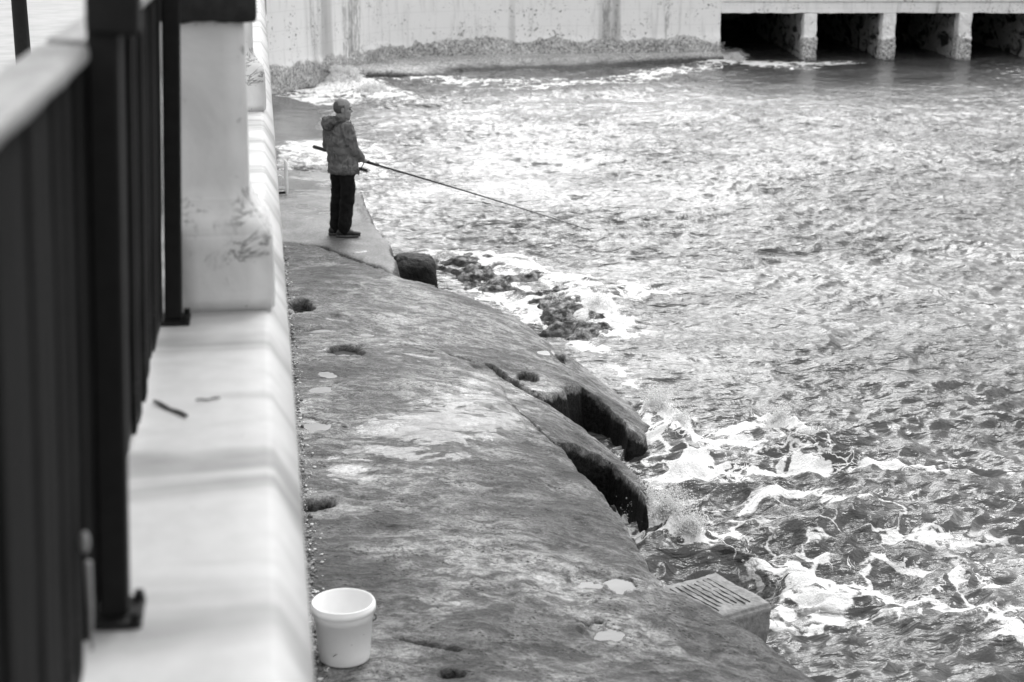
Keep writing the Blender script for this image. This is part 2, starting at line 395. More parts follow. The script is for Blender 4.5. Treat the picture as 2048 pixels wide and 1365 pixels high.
# ------------------------------------------------------------------ the rock shelf
WZ = -1.1                                   # sea level
def ztop(X, Y):
    return -.05*(Y-7) - .062*np.maximum(X, 0)**2 - .0035*np.maximum(X, 0)**3 + .035
def Pt(px, py, f=ztop):
    z = -.3
    for _ in range(30):
        p = P(px, py, z); z = .5*z+.5*float(f(p.x, p.y))
    return (p.x, p.y)
PA = [(-900, 1700), (-900, 640), (700, 640), (900, 700), (960, 735), (1010, 775), (1047, 834), (1071, 845), (1108, 876), (1148, 920), (1189, 963), (1243, 1021),
      (1278, 1095), (1325, 1162), (1420, 1210), (1500, 1262), (1560, 1300), (1640, 1365), (1760, 1460), (1900, 1700)]
PB = [(500, 640), (900, 690), (980, 721), (1017, 744), (1084, 778), (1155, 815), (1196, 849), (1236, 876), (1283, 912), (1300, 955), (1260, 924),
      (1222, 886), (1182, 874), (1105, 870), (1047, 836), (900, 815), (500, 800)]
PC = [(400, 470), (560, 478), (650, 492), (720, 520), (790, 545), (950, 592), (1047, 640), (1121, 690), (1182, 717), (1243, 754), (1303, 802), (1292, 848),
      (1266, 842), (1216, 789), (1169, 766), (1084, 777), (1017, 746), (980, 725), (500, 740)]
def jag(p, amp, seg=.16, seed=1):
    r = random.Random(seed); out = []
    for (ax, ay), (bx, by) in zip(p, p[1:]+p[:1]):
        L = math.hypot(bx-ax, by-ay); k = max(1, int(L/seg)) if L < 3 else 1
        for i in range(k):
            f = (i+(r.uniform(-.3, .3) if i else 0))/k; o_ = r.uniform(-amp, amp) if k > 1 else 0
            out.append((ax+(bx-ax)*f-(by-ay)/L*o_, ay+(by-ay)*f+(bx-ax)/L*o_))
    return out
polys = [jag([Pt(*q) for q in p], am, .17, 3) for p, am in ((PA, .02), (PB, .04), (PC, .04))]
ys = [4.6]
while ys[-1] < 25: ys.append(ys[-1]*1.0023)
Yr = np.array(ys); Xc = np.arange(-.06, 6.6, .0165)
X, Y = np.meshgrid(Xc, Yr)
wob = .03*fbm(X*1.3, Y*1.3, 5, 5, .6); wob2 = .03*fbm(X*1.3+40, Y*1.3, 9, 5, .6)
base = ztop(X, Y) + .035*fbm(X*.7, Y*.5, 11, 3)
H = np.full(X.shape, -2.6); smooth_drop = np.full(X.shape, 1.)
for k, pl in enumerate(polys):
    d = sdf(X+wob, Y+wob2, pl)
    r = (.16, .05, .06)[k]
    off = (0, -.05-.13*sstep(1.9, 2.7, X), -.03-.11*sstep(2.3, 3.2, X))[k]
    zz = base+off - np.where(d > -r, (d+r)**2/(2*r)*.35, 0) - ((3.2, 6.5, 6.5)[k]+1.2*perlin(X*1.7, Y*1.7, 66))*np.maximum(d, 0)
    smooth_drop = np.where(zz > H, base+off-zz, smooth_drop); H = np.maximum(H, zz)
# strata: low ridges that follow the lie of the slabs
an = math.radians(-24); U = X*math.cos(an)-Y*math.sin(an)*1.0; V = X*math.sin(an)+Y*math.cos(an)
st = fbm(U*1.1, V*3.0, 21, 6, .62)
H += .010*st + .004*np.clip(np.sin((V+.12*st)*9), -1, .5)
H += .012*fbm(X*2.6, Y*2.6, 29, 5, .6)
# thin bedding steps that break off towards the sea
bed = (.045*X+.03*Y+.05*fbm(X*.8, Y*.8, 61, 5, .6))/.05
H += .014*(sstep(.35, .5, bed-np.floor(bed))-(bed-np.floor(bed)))*sstep(.0, .5, fbm(X*.5, Y*.5, 62, 3)+.35)
H0 = H.copy()
# submerged reef beyond the slab corner
for (rx_, ry_, sx, sy, hh) in [(905, 560, .5, 1.2, .12), (1000, 565, .8, 1.1, .1), (1090, 592, .6, .9, .09), (1140, 625, .55, .8, .1), (1150, 668, .5, .5, .12), (1060, 560, .6, .8, .06), (950, 535, .5, .8, .09), (1215, 700, .6, .5, .05)]:
    c_ = P(rx_, ry_, WZ)
    g_ = 1-((X-c_.x)/sx)**2-((Y-c_.y)/sy)**2
    H = np.maximum(H, np.where(g_ > 0, WZ-.04+hh*np.minimum(g_*1.6, 1)+.085*(1-2*np.abs(fbm(X*1.3, Y*1.1, 55, 5, .55)))-.05, -2.6))
pits = [(1055, 741, 22, 9, .07, 1), (1088, 700, 14, 5, .02, 1), (1124, 705, 12, 8, .08, 0), (1240, 1170, 38, 13, .03, 1), (1222, 1262, 30, 12, .02, 1),
        (690, 698, 32, 10, .06, 1), (640, 781, 26, 6, .015, 1), (655, 748, 20, 6, .012, 1), (632, 852, 30, 12, .03, 1), (602, 606, 26, 10, .09, 0),
        (635, 1000, 36, 13, .07, 0), (905, 1350, 22, 9, .05, 1), (640, 660, 34, 2.6, .01, 1), (1175, 1165, 22, 7, .012, 1), (735, 665, 16, 4, .012, 1),
        (1120, 598+110, 8, 4, .05, 0), (830, 606, 12, 3, .01, 1)]
dark = np.zeros(X.shape); wet = np.zeros(X.shape); crack = np.zeros(X.shape); pools = []
for (px, py, rx_, ry_, dp, wtr) in pits:
    cx, cy = Pt(px, py); dist = math.hypot(cx, cy, 3.3); dep = 3.3/dist
    ax = rx_*dist/F; ay = ry_*dist/F/dep
    wx = X+.5*ax*fbm(X/ax*.8, Y/ay*.8, 71+px, 2); wy = Y+.5*ay*fbm(X/ax*.8+9, Y/ay*.8, 73+px, 2)
    q = np.sqrt(((wx-cx)/ax)**2+((wy-cy)/ay)**2)
    i = np.unravel_index(np.argmin((X-cx)**2+(Y-cy)**2), X.shape); zc = H[i]
    wgt = 1-sstep(1.3, 2.4, q)
    H = H*(1-wgt)+zc*wgt - dp*(1-sstep(.72, 1.12, q))
    dark = np.maximum(dark, (1-sstep(.85, 1.15, q))*(.9 if dp > .045 else .15))
    wet = np.maximum(wet, (1-sstep(1., 1.6, q))*.45)
    if wtr: pools.append((cx, cy, ax*1.5, ay*1.5, zc-dp+min(.012, dp*.75) if dp > .045 else zc-dp*.35))
PX, PY = proj(X, Y, H)
for pl, wd, dpv in [([(980, 721), (1017, 744), (1060, 768), (1090, 780)], .032, .08), ([(1020, 812), (1047, 826), (1071, 845), (1112, 880)], .026, .06),
                    ([(812, 690), (850, 692), (900, 700), (950, 716), (985, 722)], .018, .02), ([(830, 694), (890, 708)], .008, .02),
                    ([(792, 1275), (850, 1287), (915, 1300)], .02, .02), ([(1140, 1240), (1200, 1242), (1262, 1275)], .008, .015),
                    ([(590, 830), (640, 842), (690, 850)], .012, .015), ([(900, 793), (960, 800), (1020, 815)], .012, .012)]:
    wl = [Pt(*q) for q in pl]
    d = pline(X+.6*wob, Y+.6*wob2, wl)*(1+.5*np.abs(perlin(X*6, Y*6, 3)))
    k = 1-sstep(wd*.4, wd*1.3, d); crack = np.maximum(crack, k); H -= dpv*k
def gau(cx, cy, rx_, ry_, ang=0):
    c_, s_ = math.cos(math.radians(ang)), math.sin(math.radians(ang))
    dx = PX-cx; dy = PY-cy
    return np.exp(-(((dx*c_+dy*s_)/rx_)**2+((-dx*s_+dy*c_)/ry_)**2))
# drop faces below the slab tops: shade and wet rock painted near black
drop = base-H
shade_wet = np.clip(smooth_drop/.32, 0, 1); reef = (H > H0+.2); shade_wet = np.where(reef, .20, shade_wet)
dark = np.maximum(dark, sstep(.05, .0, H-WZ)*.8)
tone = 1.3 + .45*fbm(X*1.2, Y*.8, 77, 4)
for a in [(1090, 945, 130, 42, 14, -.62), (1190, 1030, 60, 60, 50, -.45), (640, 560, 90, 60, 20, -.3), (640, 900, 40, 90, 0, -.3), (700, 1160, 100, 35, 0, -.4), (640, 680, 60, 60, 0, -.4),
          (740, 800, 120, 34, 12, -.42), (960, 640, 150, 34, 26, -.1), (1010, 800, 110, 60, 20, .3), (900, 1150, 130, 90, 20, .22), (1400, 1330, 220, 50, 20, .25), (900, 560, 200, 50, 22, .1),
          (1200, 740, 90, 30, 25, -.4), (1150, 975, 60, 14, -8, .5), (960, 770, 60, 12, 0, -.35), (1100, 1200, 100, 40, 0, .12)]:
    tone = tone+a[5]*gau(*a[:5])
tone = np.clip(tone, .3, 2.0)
for a in [(880, 850, 260, 85, -14, .60), (700, 945, 110, 40, -20, .5), (1000, 830, 130, 55, 18, .5), (800, 700, 110, 35, 15, .42), (640, 790, 80, 70, 0, .32), (980, 760, 110, 30, 0, .45),
          (1130, 940, 90, 20, -10, .3), (640, 720, 70, 60, 0, .3), (680, 640, 80, 12, 0, .4), (900, 915, 100, 20, -12, .5)]:
    wet = np.maximum(wet, a[5]*gau(*a[:5])*1.25)
wet = np.maximum(wet, sstep(.25, .0, H-WZ)*.9)
rock = grid_mesh('rock_shelf', X, Y, H, M['rock'], dict(wet=wet, dark=dark, crack=crack, tone=tone, shade_wet=shade_wet), keep=H > -2.3)
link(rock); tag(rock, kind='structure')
RH, RX, RY = H, Xc, Yr
def rz(x, y):
    j = min(max(int((x+.06)/.0165), 0), len(Xc)-1); i = int(np.searchsorted(Yr, y)); return float(RH[min(i, len(Yr)-1), j])
for k, (cx, cy, ax, ay, z) in enumerate(pools):
    n = 28; co = [(cx+ax*math.cos(2*math.pi*j/n), cy+ay*math.sin(2*math.pi*j/n), z) for j in range(n)]
    p = raw_mesh('puddle', co, [tuple(range(n))], M['pool']); tag(p, kind='structure')

# ------------------------------------------------------------------ concrete path at the wall foot
def zpath(x, y):
    y = np.asarray(y, float)
    return -.6 - .36*sstep(19.6, 25, y) - .17*sstep(25.7, 26.5, y) + .11*sstep(28.5, 30.5, y) + .0*x - .10*np.maximum(x-.35, 0)*sstep(21, 25, y)
SL = -.6
pp = [P(*q) for q in [(380, 480, SL), (560, 486, SL), (600, 487, SL), (655, 494, SL), (722, 523, SL), (790, 546, SL), (793, 520, SL), (772, 480, SL), (748, 445, SL), (728, 400, SL-.02)]]
pp = [(q.x, q.y) for q in pp] + [(P(715, 340, -.9).x, P(715, 340, -.9).y), (P(742, 300, -1.08).x, P(742, 300, -1.08).y), (P(735, 235, -1.1).x, P(735, 235, -1.1).y), (P(620, 206, -1.1).x, P(620, 206, -1.1).y), (-.5, 37.5), (-1, 30)]
Yp = [14.0]
while Yp[-1] < 38: Yp.append(Yp[-1]*1.0025)
X, Y = np.meshgrid(np.arange(-.06, 3.9, .02), np.array(Yp))
d = sdf(X+.04*fbm(X*2.5, Y*2.5, 6, 4), Y+.05*fbm(X*2, Y*2+7, 8, 4), pp)
Z = zpath(X, Y)+.008*fbm(X*1.5, Y*1.5, 12, 3)+.003*fbm(X*9, Y*9, 15, 3) - .015*np.clip((d+.12)/.12, 0, 1)**2 - 4*np.maximum(d, 0)
PX, PY = proj(X, Y, Z)
wt = .12+.5*gau(620, 425, 60, 16)+.2*gau(640, 370, 80, 30)+.35*gau(575, 360, 30, 30)+.3*gau(720, 500, 70, 15) + .25*sstep(20, 23, Y) + .5*sstep(25.5, 26.5, Y)
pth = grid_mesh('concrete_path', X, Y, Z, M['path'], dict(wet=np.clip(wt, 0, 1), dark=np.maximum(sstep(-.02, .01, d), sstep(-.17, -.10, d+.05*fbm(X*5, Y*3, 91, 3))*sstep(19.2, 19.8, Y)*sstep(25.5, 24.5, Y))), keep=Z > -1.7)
link(pth); tag(pth, kind='structure')

# ------------------------------------------------------------------ sea
Yw = [5.2]
while Yw[-1] < 64: Yw.append(Yw[-1]*1.0019)
T, Y = np.meshgrid(np.linspace(0, .62, 860), np.array(Yw)); X = -.04+T*Y
PX, PY = proj(X, Y, WZ+0*X)
def wave(X, Y):
    a = math.radians(10); U = X*math.cos(a)+Y*math.sin(a); V = -X*math.sin(a)+Y*math.cos(a)
    wx = U+.35*perlin(U*.5, V*.5, 1); wy = V+.45*perlin(U*.45+5, V*.45, 2)
    s1 = perlin(wx*.30, wy*.62, 41)
    s2 = 1-2*np.abs(perlin(wx*.75, wy*1.45, 42)); s3 = 1-2*np.abs(perlin(wx*1.9+3, wy*3.3, 43))
    s4 = 1-2*np.abs(perlin(U*4.3, V*6.6, 44)); s5 = perlin(U*11, V*15, 45)
    m = .5+.5*sstep(-.5, .5, perlin(X*.22, Y*.22, 47))
    return .075*s1+m*(.052*s2+.036*s3)+.018*s4*(.5+m*.5)+.0035*s5
calm = 1-.85*gau(640, 235, 130, 50)-.5*gau(800, 470, 130, 60)-.25*gau(700, 300, 100, 60)
near = 1+.9*sstep(15, 8, Y)
still = gau(1750, 165, 420, 60)*sstep(1400, 1450, PX)
W = WZ+near*wave(X, Y)*np.clip(calm, .12, 1)*(1-.8*still)
foam = np.zeros(X.shape)
solid = np.zeros(X.shape)
def fo(cx, cy, rx_, ry_, ang, v, lift=0, nz=.8):
    global foam, W, solid
    g_ = gau(cx, cy, rx_, ry_, ang)
    if v >= 1.0: solid = np.maximum(solid, g_*1.5)
    foam = np.maximum(foam, v*g_) if v < .5 else np.minimum(foam+v*g_*(1-np.minimum(foam, 1)*.9), 1.15)
    if lift and v >= 1.1: W = W+lift*g_*(.5+1.5*(1-np.abs(fbm(X*4.5, Y*3.5, int(cx), 5, .6)))**2)
    elif lift: W = W+lift*g_*(1+nz*fbm(X*5, Y*4, int(cx), 4))
F_ = [  # centre, radii (photo pixels on the sea plane), turn, amount, lift
    (690, 172, 52, 16, 10, 1.1, .10), (740, 186, 60, 10, 8, .9, .05), (640, 190, 60, 8, 0, .5, 0), (900, 166, 150, 6, 3, .36, .03), (1010, 168, 90, 6, -2, .42, .03),
    (1150, 172, 140, 6, -3, .3, 0), (1330, 148, 120, 8, -8, .32, .03), (1430, 118, 30, 9, 0, 1.0, .14), (1530, 130, 80, 6, 6, .5, .02), (1640, 128, 60, 4, 0, .5, 0),
    (1470, 112, 20, 6, 0, .7, .08), (640, 200, 90, 10, 0, .45, 0),
    (640, 300, 110, 22, 8, .62, 0), (600, 280, 70, 12, 0, .5, 0), (720, 330, 60, 14, 20, .4, 0),
    (960, 520, 90, 10, 6, .48, .02), (1060, 545, 90, 10, 12, .48, .02), (1150, 570, 90, 14, 12, .46, .03), (1185, 620, 60, 26, 20, .9, .07), (1200, 655, 60, 22, 20, .9, .05),
    (1000, 610, 90, 12, 22, .48, 0), (1080, 635, 100, 18, 18, .5, 0), (930, 580, 80, 10, 22, .4, 0), (1270, 590, 80, 16, 0, .4, 0), (1160, 690, 60, 14, 30, .5, 0),
    (1240, 750, 40, 16, 30, .35, 0), (1000, 560, 160, 30, 10, .3, 0),
    (1318, 826, 34, 16, 20, 1.2, .05), (1355, 855, 22, 26, -60, 1.1, .05), (1290, 845, 20, 18, 0, .9, .03), (1300, 870, 40, 16, 0, .4, 0),
    (1385, 895, 60, 10, 24, .8, .03), (1450, 880, 60, 8, -8, .65, .02), (1555, 862, 46, 10, 28, 1.1, .05), (1620, 900, 50, 9, 34, .9, .07), (1500, 905, 80, 12, 5, .22, 0),
    (1370, 960, 50, 24, -30, .85, .05), (1430, 985, 70, 12, 8, .8, .03), (1330, 985, 30, 12, 0, .8, 0), (1520, 970, 110, 10, 5, .45, 0), (1650, 965, 120, 12, 0, .45, 0), (1800, 970, 120, 10, 6, .42, 0),
    (1275, 1052, 36, 20, 35, 1.2, .05), (1325, 1078, 50, 24, 28, 1.3, .07), (1372, 1100, 36, 18, 20, 1.2, .05), (1300, 1085, 28, 40, -10, .6, 0), (1270, 1060, 20, 30, 0, .7, 0),
    (1440, 1110, 60, 5, 12, .5, 0), (1540, 1150, 130, 7, 15, .42, 0), (1600, 1180, 130, 8, 15, .36, 0), (1700, 1040, 120, 10, -8, .46, 0), (1560, 1020, 100, 9, -14, .55, 0),
    (1660, 1150, 70, 14, 10, .34, .02), (1640, 1215, 60, 12, 10, .4, .02), (1720, 1195, 110, 12, 6, .3, 0), (1780, 1225, 80, 12, 10, .42, 0), (1880, 1200, 110, 20, -25, .4, .02), (1960, 1190, 60, 20, 40, .4, 0),
    (1820, 1160, 100, 10, 12, .36, 0), (2030, 1320, 50, 34, 40, .6, .02), (1960, 1250, 100, 24, 10, .28, 0), (1570, 1230, 36, 10, 40, .38, 0), (1840, 1100, 140, 12, 0, .26, 0), (1700, 1260, 160, 16, 0, .24, 0),
    (1660, 1060, 220, 90, 5, .12, 0), (1700, 1150, 240, 80, 5, .12, 0), (1400, 1060, 90, 60, 20, .2, 0), (1480, 930, 220, 70, 10, .12, 0),
    (1300, 930, 60, 60, 0, .25, 0), (1100, 620, 170, 50, 15, .25, 0)]
for a in F_: fo(*a)
# swell: a hump behind each breaker and the hollow in front of the big splash
for (cx, cy, rx_, ry_, an_, l) in [(1340, 880, 50, 24, 40, .09), (1600, 920, 120, 26, 22, .10), (1440, 1065, 90, 20, -6, -.12), (1660, 1080, 220, 26, -8, .10), (1900, 1000, 200, 40, 20, .06),
                                   (1800, 1150, 160, 16, 12, .05), (1850, 1270, 200, 30, 5, .06), (1300, 1130, 40, 40, 0, .05), (980, 172, 260, 10, 2, .06)]:
    W = W+l*gau(cx, cy, rx_, ry_, an_)
foam = np.maximum(np.clip(foam*.78, 0, 1.0), solid)
sea = grid_mesh('water', X, Y, W, M['water'], dict(foam=foam, still=still)); link(sea); tag(sea, kind='structure')
me = bpy.data.meshes.new('open_sea'); bmw = bmesh.new()
for (x0, x1, y0, y1) in [(-.5, 260, -60, 5.6), (33, 260, 5.6, 300), (-.5, 33.2, 63, 66)]:
    bmw.faces.new([bmw.verts.new(q) for q in ((x0, y0, -1.2), (x1, y0, -1.2), (x1, y1, -1.2), (x0, y1, -1.2))])
o = from_bm('open_water', bmw, M['water']); tag(o, kind='structure')
bmw = bmesh.new(); bmw.faces.new([bmw.verts.new(q) for q in ((-300, -100, -3), (400, -100, -3), (400, 400, -3), (-300, 400, -3))])
o = from_bm('ground', bmw, M['seabed']); tag(o, kind='structure')

def wz(x, y):
    i = min(int(np.searchsorted(Yw, y)), len(Yw)-1); j = min(max(int(((x+.04)/Yw[i])/.62*859), 0), 859); return float(W[i, j])
_b = bmesh.new(); bmesh.ops.create_icosphere(_b, subdivisions=1, radius=1)
ICO = np.array([v.co[:] for v in _b.verts]); ICF = np.array([[v.index for v in f.verts] for f in _b.faces]); _b.free()
# spray thrown up by the breakers: lumpy white water and drops
def spray(name, label, spots, n, size, seed):
    r = random.Random(seed); co_ = []
    for (px, py, rx_, ry_, up) in spots:
        c = P(px, py, WZ+.05); dist = (Vector((c.x, c.y, c.z-CAMZ))).length
        kx = dist/F; ky = dist/F/(4.3/dist)
        for _ in range(n//9):                       # each clump is a tongue of water thrown along its own path
            a = r.random()*6.283; q = abs(r.gauss(0, .5))
            x = c.x+rx_*kx*q*math.cos(a); y = c.y+ry_*ky*q*math.sin(a)*.6
            vx, vy, vz = r.gauss(0, .08)+.10, r.gauss(0, .08), up*max(.1, 1-q*.6)*(.35+.8*r.random())
            z0 = wz(x, y)-.01; fb_ = .6+.8*r.random()
            for j in range(30):
                f = r.random()**1.3; s = size*(.25+r.random()**3*1.5)*(1.25-.9*f)*fb_
                sp = .008+.035*f
                m = Matrix.Translation((x+vx*f*up*3+r.gauss(0, sp), y+vy*f*up*3+r.gauss(0, sp), z0+vz*(1.9*f-.9*f*f)+r.gauss(0, sp*.5))) @ Matrix.Rotation(r.random()*6, 4, Vector((r.random(), r.random(), r.random()+.1)).normalized()) @ Matrix.Diagonal((s*(.7+r.random()), s*(.6+r.random()*.8), s*(.5+r.random()*.6), 1))
                co_.append(ICO @ np.array(m.to_3x3()).T+np.array(m.translation))
    co_ = np.concatenate(co_); nI = len(ICO); fc_ = (ICF[None]+nI*np.arange(len(co_)//nI)[:, None, None]).reshape(-1, 3)
    o = raw_mesh(name, co_.tolist(), fc_.tolist(), M['foam'], None, True); tag(o, label, 'spray', kind='stuff')
spray('sea_spray', 'white spray where the wave breaks against the near rock edge', [(1280, 1056, 30, 12, .20), (1325, 1082, 40, 14, .26), (1372, 1104, 28, 10, .18)], 1800, .0046, 1)
spray('sea_spray', 'white spray on the curling wave beside the pointed rock', [(1318, 822, 34, 14, .2), (1358, 858, 18, 22, .16), (1300, 815, 16, 12, .22)], 1000, .0042, 2)
spray('sea_spray', 'white crest of the breaking wave right of the pointed rock', [(1550, 856, 36, 8, .16), (1610, 895, 40, 10, .12)], 800, .004, 3)
spray('sea_spray', 'white splash against the foot of the far wall behind the fisherman', [(695, 172, 56, 12, .30), (668, 166, 30, 9, .36), (740, 186, 50, 8, .15)], 1000, .016, 4)
spray('sea_spray', 'small splash at the corner of the first dark bay', [(1428, 116, 14, 5, .45), (1470, 120, 14, 4, .25)], 500, .015, 5)
spray('sea_spray', 'white water breaking over the low reef', [(1190, 620, 50, 24, .14), (1160, 640, 30, 14, .1), (1100, 600, 30, 12, .08)], 800, .005, 6)

# ------------------------------------------------------------------ near sea wall
CZ = 2.02
def extr(name, prof, y0, y1, mat, step=.12, amp=.003, parent=None, smooth=True):
    ny = int((y1-y0)/step)+1; yy = np.linspace(y0, y1, ny)
    pr = []
    for (a, b), (c_, d_) in zip(prof[:-1], prof[1:]):
        k = max(1, int(math.hypot(c_-a, d_-b)/.06))
        for i in range(k): pr.append((a+(c_-a)*i/k, b+(d_-b)*i/k))
    pr.append(prof[-1]); pr = np.array(pr)
    XX = np.repeat(pr[None, :, 0], ny, 0); ZZ = np.repeat(pr[None, :, 1], ny, 0); YY = np.repeat(yy[:, None], len(pr), 1)
    nz = amp*fbm(YY*2+XX*3, ZZ*4+XX*2, 3, 4)
    return link(grid_mesh(name, XX+nz, YY, ZZ+nz, mat, smooth=smooth), parent)
wall = extr('sea_wall', [(-.42, CZ-.3), (-.42, CZ), (-.03, CZ), (-.012, CZ-.006), (.040, CZ-.095), (.046, CZ-.13), (.06, 1.3), (.085, .3), (.10, -.3), (.105, -2.5)], -3, 45, M['coping'])
tag(wall, 'white battered sea wall with sloping coping beside the rocks', 'wall')
bm = bmesh.new(); add_box(bm, -30, -.42, -6, 70, CZ-.2, CZ-.12)
o = from_bm('promenade', bm, M['promenade']); tag(o, kind='structure')

# pillars
def pillar(y, label):
    root = empty('wall_pillar', (-.17, y, CZ))
    bm = bmesh.new()   # plinth with sloping shoulders under a square shaft
    def ring(x0, x1, y0, y1, z): return [bm.verts.new(q) for q in ((x0, y0, z), (x1, y0, z), (x1, y1, z), (x0, y1, z))]
    rs = [ring(-.13, .172, 0, .40, -.002), ring(-.13, .178, 0.005, .40, .05), ring(-.13, .172, 0, .40, .235), ring(-.13, .112, .075, .33, .33), ring(-.13, .116, .078, .33, 1.0)]
    for a, b in zip(rs[:-1], rs[1:]):
        for k in range(4): bm.faces.new((a[k], a[(k+1) % 4], b[(k+1) % 4], b[k]))
    bm.faces.new(rs[0][::-1]); bm.faces.new(rs[-1])
    bmesh.ops.bevel(bm, geom=bm.edges[:], offset=.01, segments=3, affect='EDGES')
    rough(bm, .05, .004, 6, .002, 25)
    from_bm('shaft', bm, M['pillar'], root, True)
    bm = bmesh.new(); add_box(bm, -.135, .155, .052, .345, .86, 1.5, .008)
    rough(bm, .03, .002, 9)
    for v in bm.verts:
        if v.co.z < .88: v.co.z += .012*mnoise.noise(v.co*30)+.010*mnoise.noise(v.co*9)
    from_bm('cap', bm, M['cap'], root, True)
    tag(root, label, 'pillar', 'white pillars on the sea wall'); return root
pillar(4.76, 'nearer white pillar with black top standing on the sea wall behind the plank fence')
pillar(9.55, 'farther white pillar just showing behind the nearer one on the sea wall')

# fence
FX = -.327
fen = empty('plank_fence', (FX, 0, CZ)); fen.rotation_euler = (0, math.radians(2.7), 0)   # the old fence leans a little to the sea
tag(fen, 'dark vertical plank fence with pale top rail along the sea wall', 'fence')
def copyo(o, parent=None, loc=None):
    c = o.copy(); C.collection.objects.link(c); c.parent = parent
    if loc is not None: c.location = loc
    return c
y = .45; proto = None; k = 0
while y < 4.75:
    if abs(y-2.62) > .02:
        wd = .082
        if proto is None or k % 5 == 0:
            bm = bmesh.new(); add_box(bm, -.014, .004, 0, wd, .03, .955, .003, 1); rough(bm, .1, .002, 7)
            proto = from_bm('plank', bm, M['plank'], fen)
            proto.location = (random.uniform(-.003, .003), y, 0)
        else: copyo(proto, fen, (random.uniform(-.009, .007), y+random.uniform(-.004, .004), random.uniform(-.006, .003)))
    y += .088; k += 1
for (a, b) in ((.3, 2.585), (2.675, 4.62)):
    bm = bmesh.new(); add_box(bm, -.062, .016, a, b, .958, .985, .008, 2); rough(bm, .08, .003, 6)
    from_bm('top_rail', bm, M['rail'], fen, True)
    bm = bmesh.new(); add_box(bm, -.05, -.016, a, b, .2, .27, .004)
    from_bm('cross_rail', bm, M['plank'], fen)
for yy in (2.60, 4.64):
    bm = bmesh.new(); add_box(bm, .008, .058, yy, yy+.055, .012, 1.02, .006); add_box(bm, .008, .09, yy-.012, yy+.07, 1.0, 1.75, .008)
    p = from_bm('post', bm, M['iron'], fen)
    bm = bmesh.new(); add_box(bm, -.02, .082, yy-.03, yy+.09, 0.001, .014, .004)
    for sx, sy in ((.071, -.015), (.071, .072)): add_lathe(bm, [(.0001, .03), (.009, .03), (.009, .012)], 8, (sx, yy+sy, 0))
    from_bm('base_plate', bm, M['iron'], p)
bm = bmesh.new(); add_tube(bm, [(.012, 2.44, .03), (.014, 2.42, .12), (.014, 2.40, .2)], [.003, .005, .006]); add_ell(bm, (.014, 2.36, .25), (.008, .01, .018))
from_bm('bracket', bm, M['rail'], fen, True)
# post on the promenade
bm = bmesh.new(); q = P(48, 60, CZ-.12)
add_lathe(bm, [(.09, 0), (.09, .03), (.055, .05), (.05, .9), (.06, .92), (.06, .98), (.03, 1.03), (.0001, 1.04)], 20)
yy = 11.5
o = from_bm('bollard', bm, M['iron'], smooth=True)
o.location = (-514+48, 0, 0); dr_ = ray(64, 330); tt = yy/dr_.y; o.location = (dr_.x*tt, yy, CZ-.12)
tag(o, 'slim dark bollard on the promenade seen over the pale fence rail', 'bollard')

# twigs on the coping
for (a, b, r_, lb) in [((308, 803), (374, 832), .0045, 'thicker dark stick lying slantwise on the white coping'), ((392, 801), (440, 796), .0025, 'thin pale brown stick lying across the white coping')]:
    p0, p1 = P(*a, CZ+.006), P(*b, CZ+.006); bm = bmesh.new()
    pts = [p0.lerp(p1, i/6)+Vector((0, .004*math.sin(i*1.7), .001*math.cos(i))) for i in range(7)]
    add_tube(bm, pts, [r_*(.8+.3*math.sin(i*2.1)**2) for i in range(7)], 8)
    tag(from_bm('stick', bm, M['twig'], smooth=True), lb, 'stick')

# shells and grit in the joint at the wall foot
def grit(name, label, mat, n, s0, seed, x0=.10, xs=.035):
    r = random.Random(seed); bm = bmesh.new()
    for _ in range(n):
        y = 6+12*r.random()**1.5; x = x0+abs(r.gauss(0, xs)); s = s0*(.4+r.random()**2)
        m = Matrix.Translation((x, y, max(rz(x, y), -1)+s*.3)) @ Matrix.Rotation(r.random()*6, 4, 'Z') @ Matrix.Diagonal((s, s*(.5+.5*r.random()), s*(.35+.4*r.random()), 1))
        bmesh.ops.create_icosphere(bm, subdivisions=1, radius=1, matrix=m)
    tag(from_bm(name, bm, mat), label, 'grit', kind='stuff')
grit('shell_grit', 'pale broken shells lying along the foot of the sea wall', M['shell'], 500, .011, 3, .105, .05)
grit('dark_pebbles', 'small dark pebbles packed along the foot of the sea wall', M['pebble'], 1500, .016, 4, .10, .022)

# ------------------------------------------------------------------ far wall, toe, bays
OW = P(1440, 122, WZ); u = Vector((ca, -sa, 0)); vv = Vector((sa, ca, 0))
def wallpath():
    pts = [P(540, 194, WZ), P(570, 188, WZ), P(610, 180, WZ), P(660, 168, WZ), P(715, 152, WZ), P(780, 137, WZ), P(860, 131, WZ), P(960, 128.5, WZ), P(1100, 126, WZ), P(1438.5, 122, WZ)]
    out = []
    for a, b in zip(pts[:-1], pts[1:]):
        k = max(1, int((b-a).length/.15))
        out += [a.lerp(b, i/k) for i in range(k)]
    out.append(pts[-1]); arr = np.array([(q.x, q.y) for q in out])
    for _ in range(30): arr[1:-1] = .5*arr[1:-1]+.25*(arr[:-2]+arr[2:])
    return arr
wp = wallpath(); zs = np.arange(-2.4, 2.1, .08)
tg = np.gradient(wp, axis=0); tg /= np.linalg.norm(tg, axis=1)[:, None]; nr = np.stack([tg[:, 1], -tg[:, 0]], 1)
S = np.concatenate([[0], np.cumsum(np.linalg.norm(np.diff(wp, axis=0), axis=1))])
SS, ZZ = np.meshgrid(S, zs, indexing='ij')
lowm = sstep(-.42, -.6, ZZ+.12*fbm(SS, ZZ, 4, 3))
disp = .05*lowm*fbm(SS*2, ZZ*2, 17, 5)+.006*fbm(SS*.5, ZZ, 3, 3) + .05*lowm
XX = wp[:, 0][:, None]+nr[:, 0][:, None]*disp; YY = wp[:, 1][:, None]+nr[:, 1][:, None]*disp
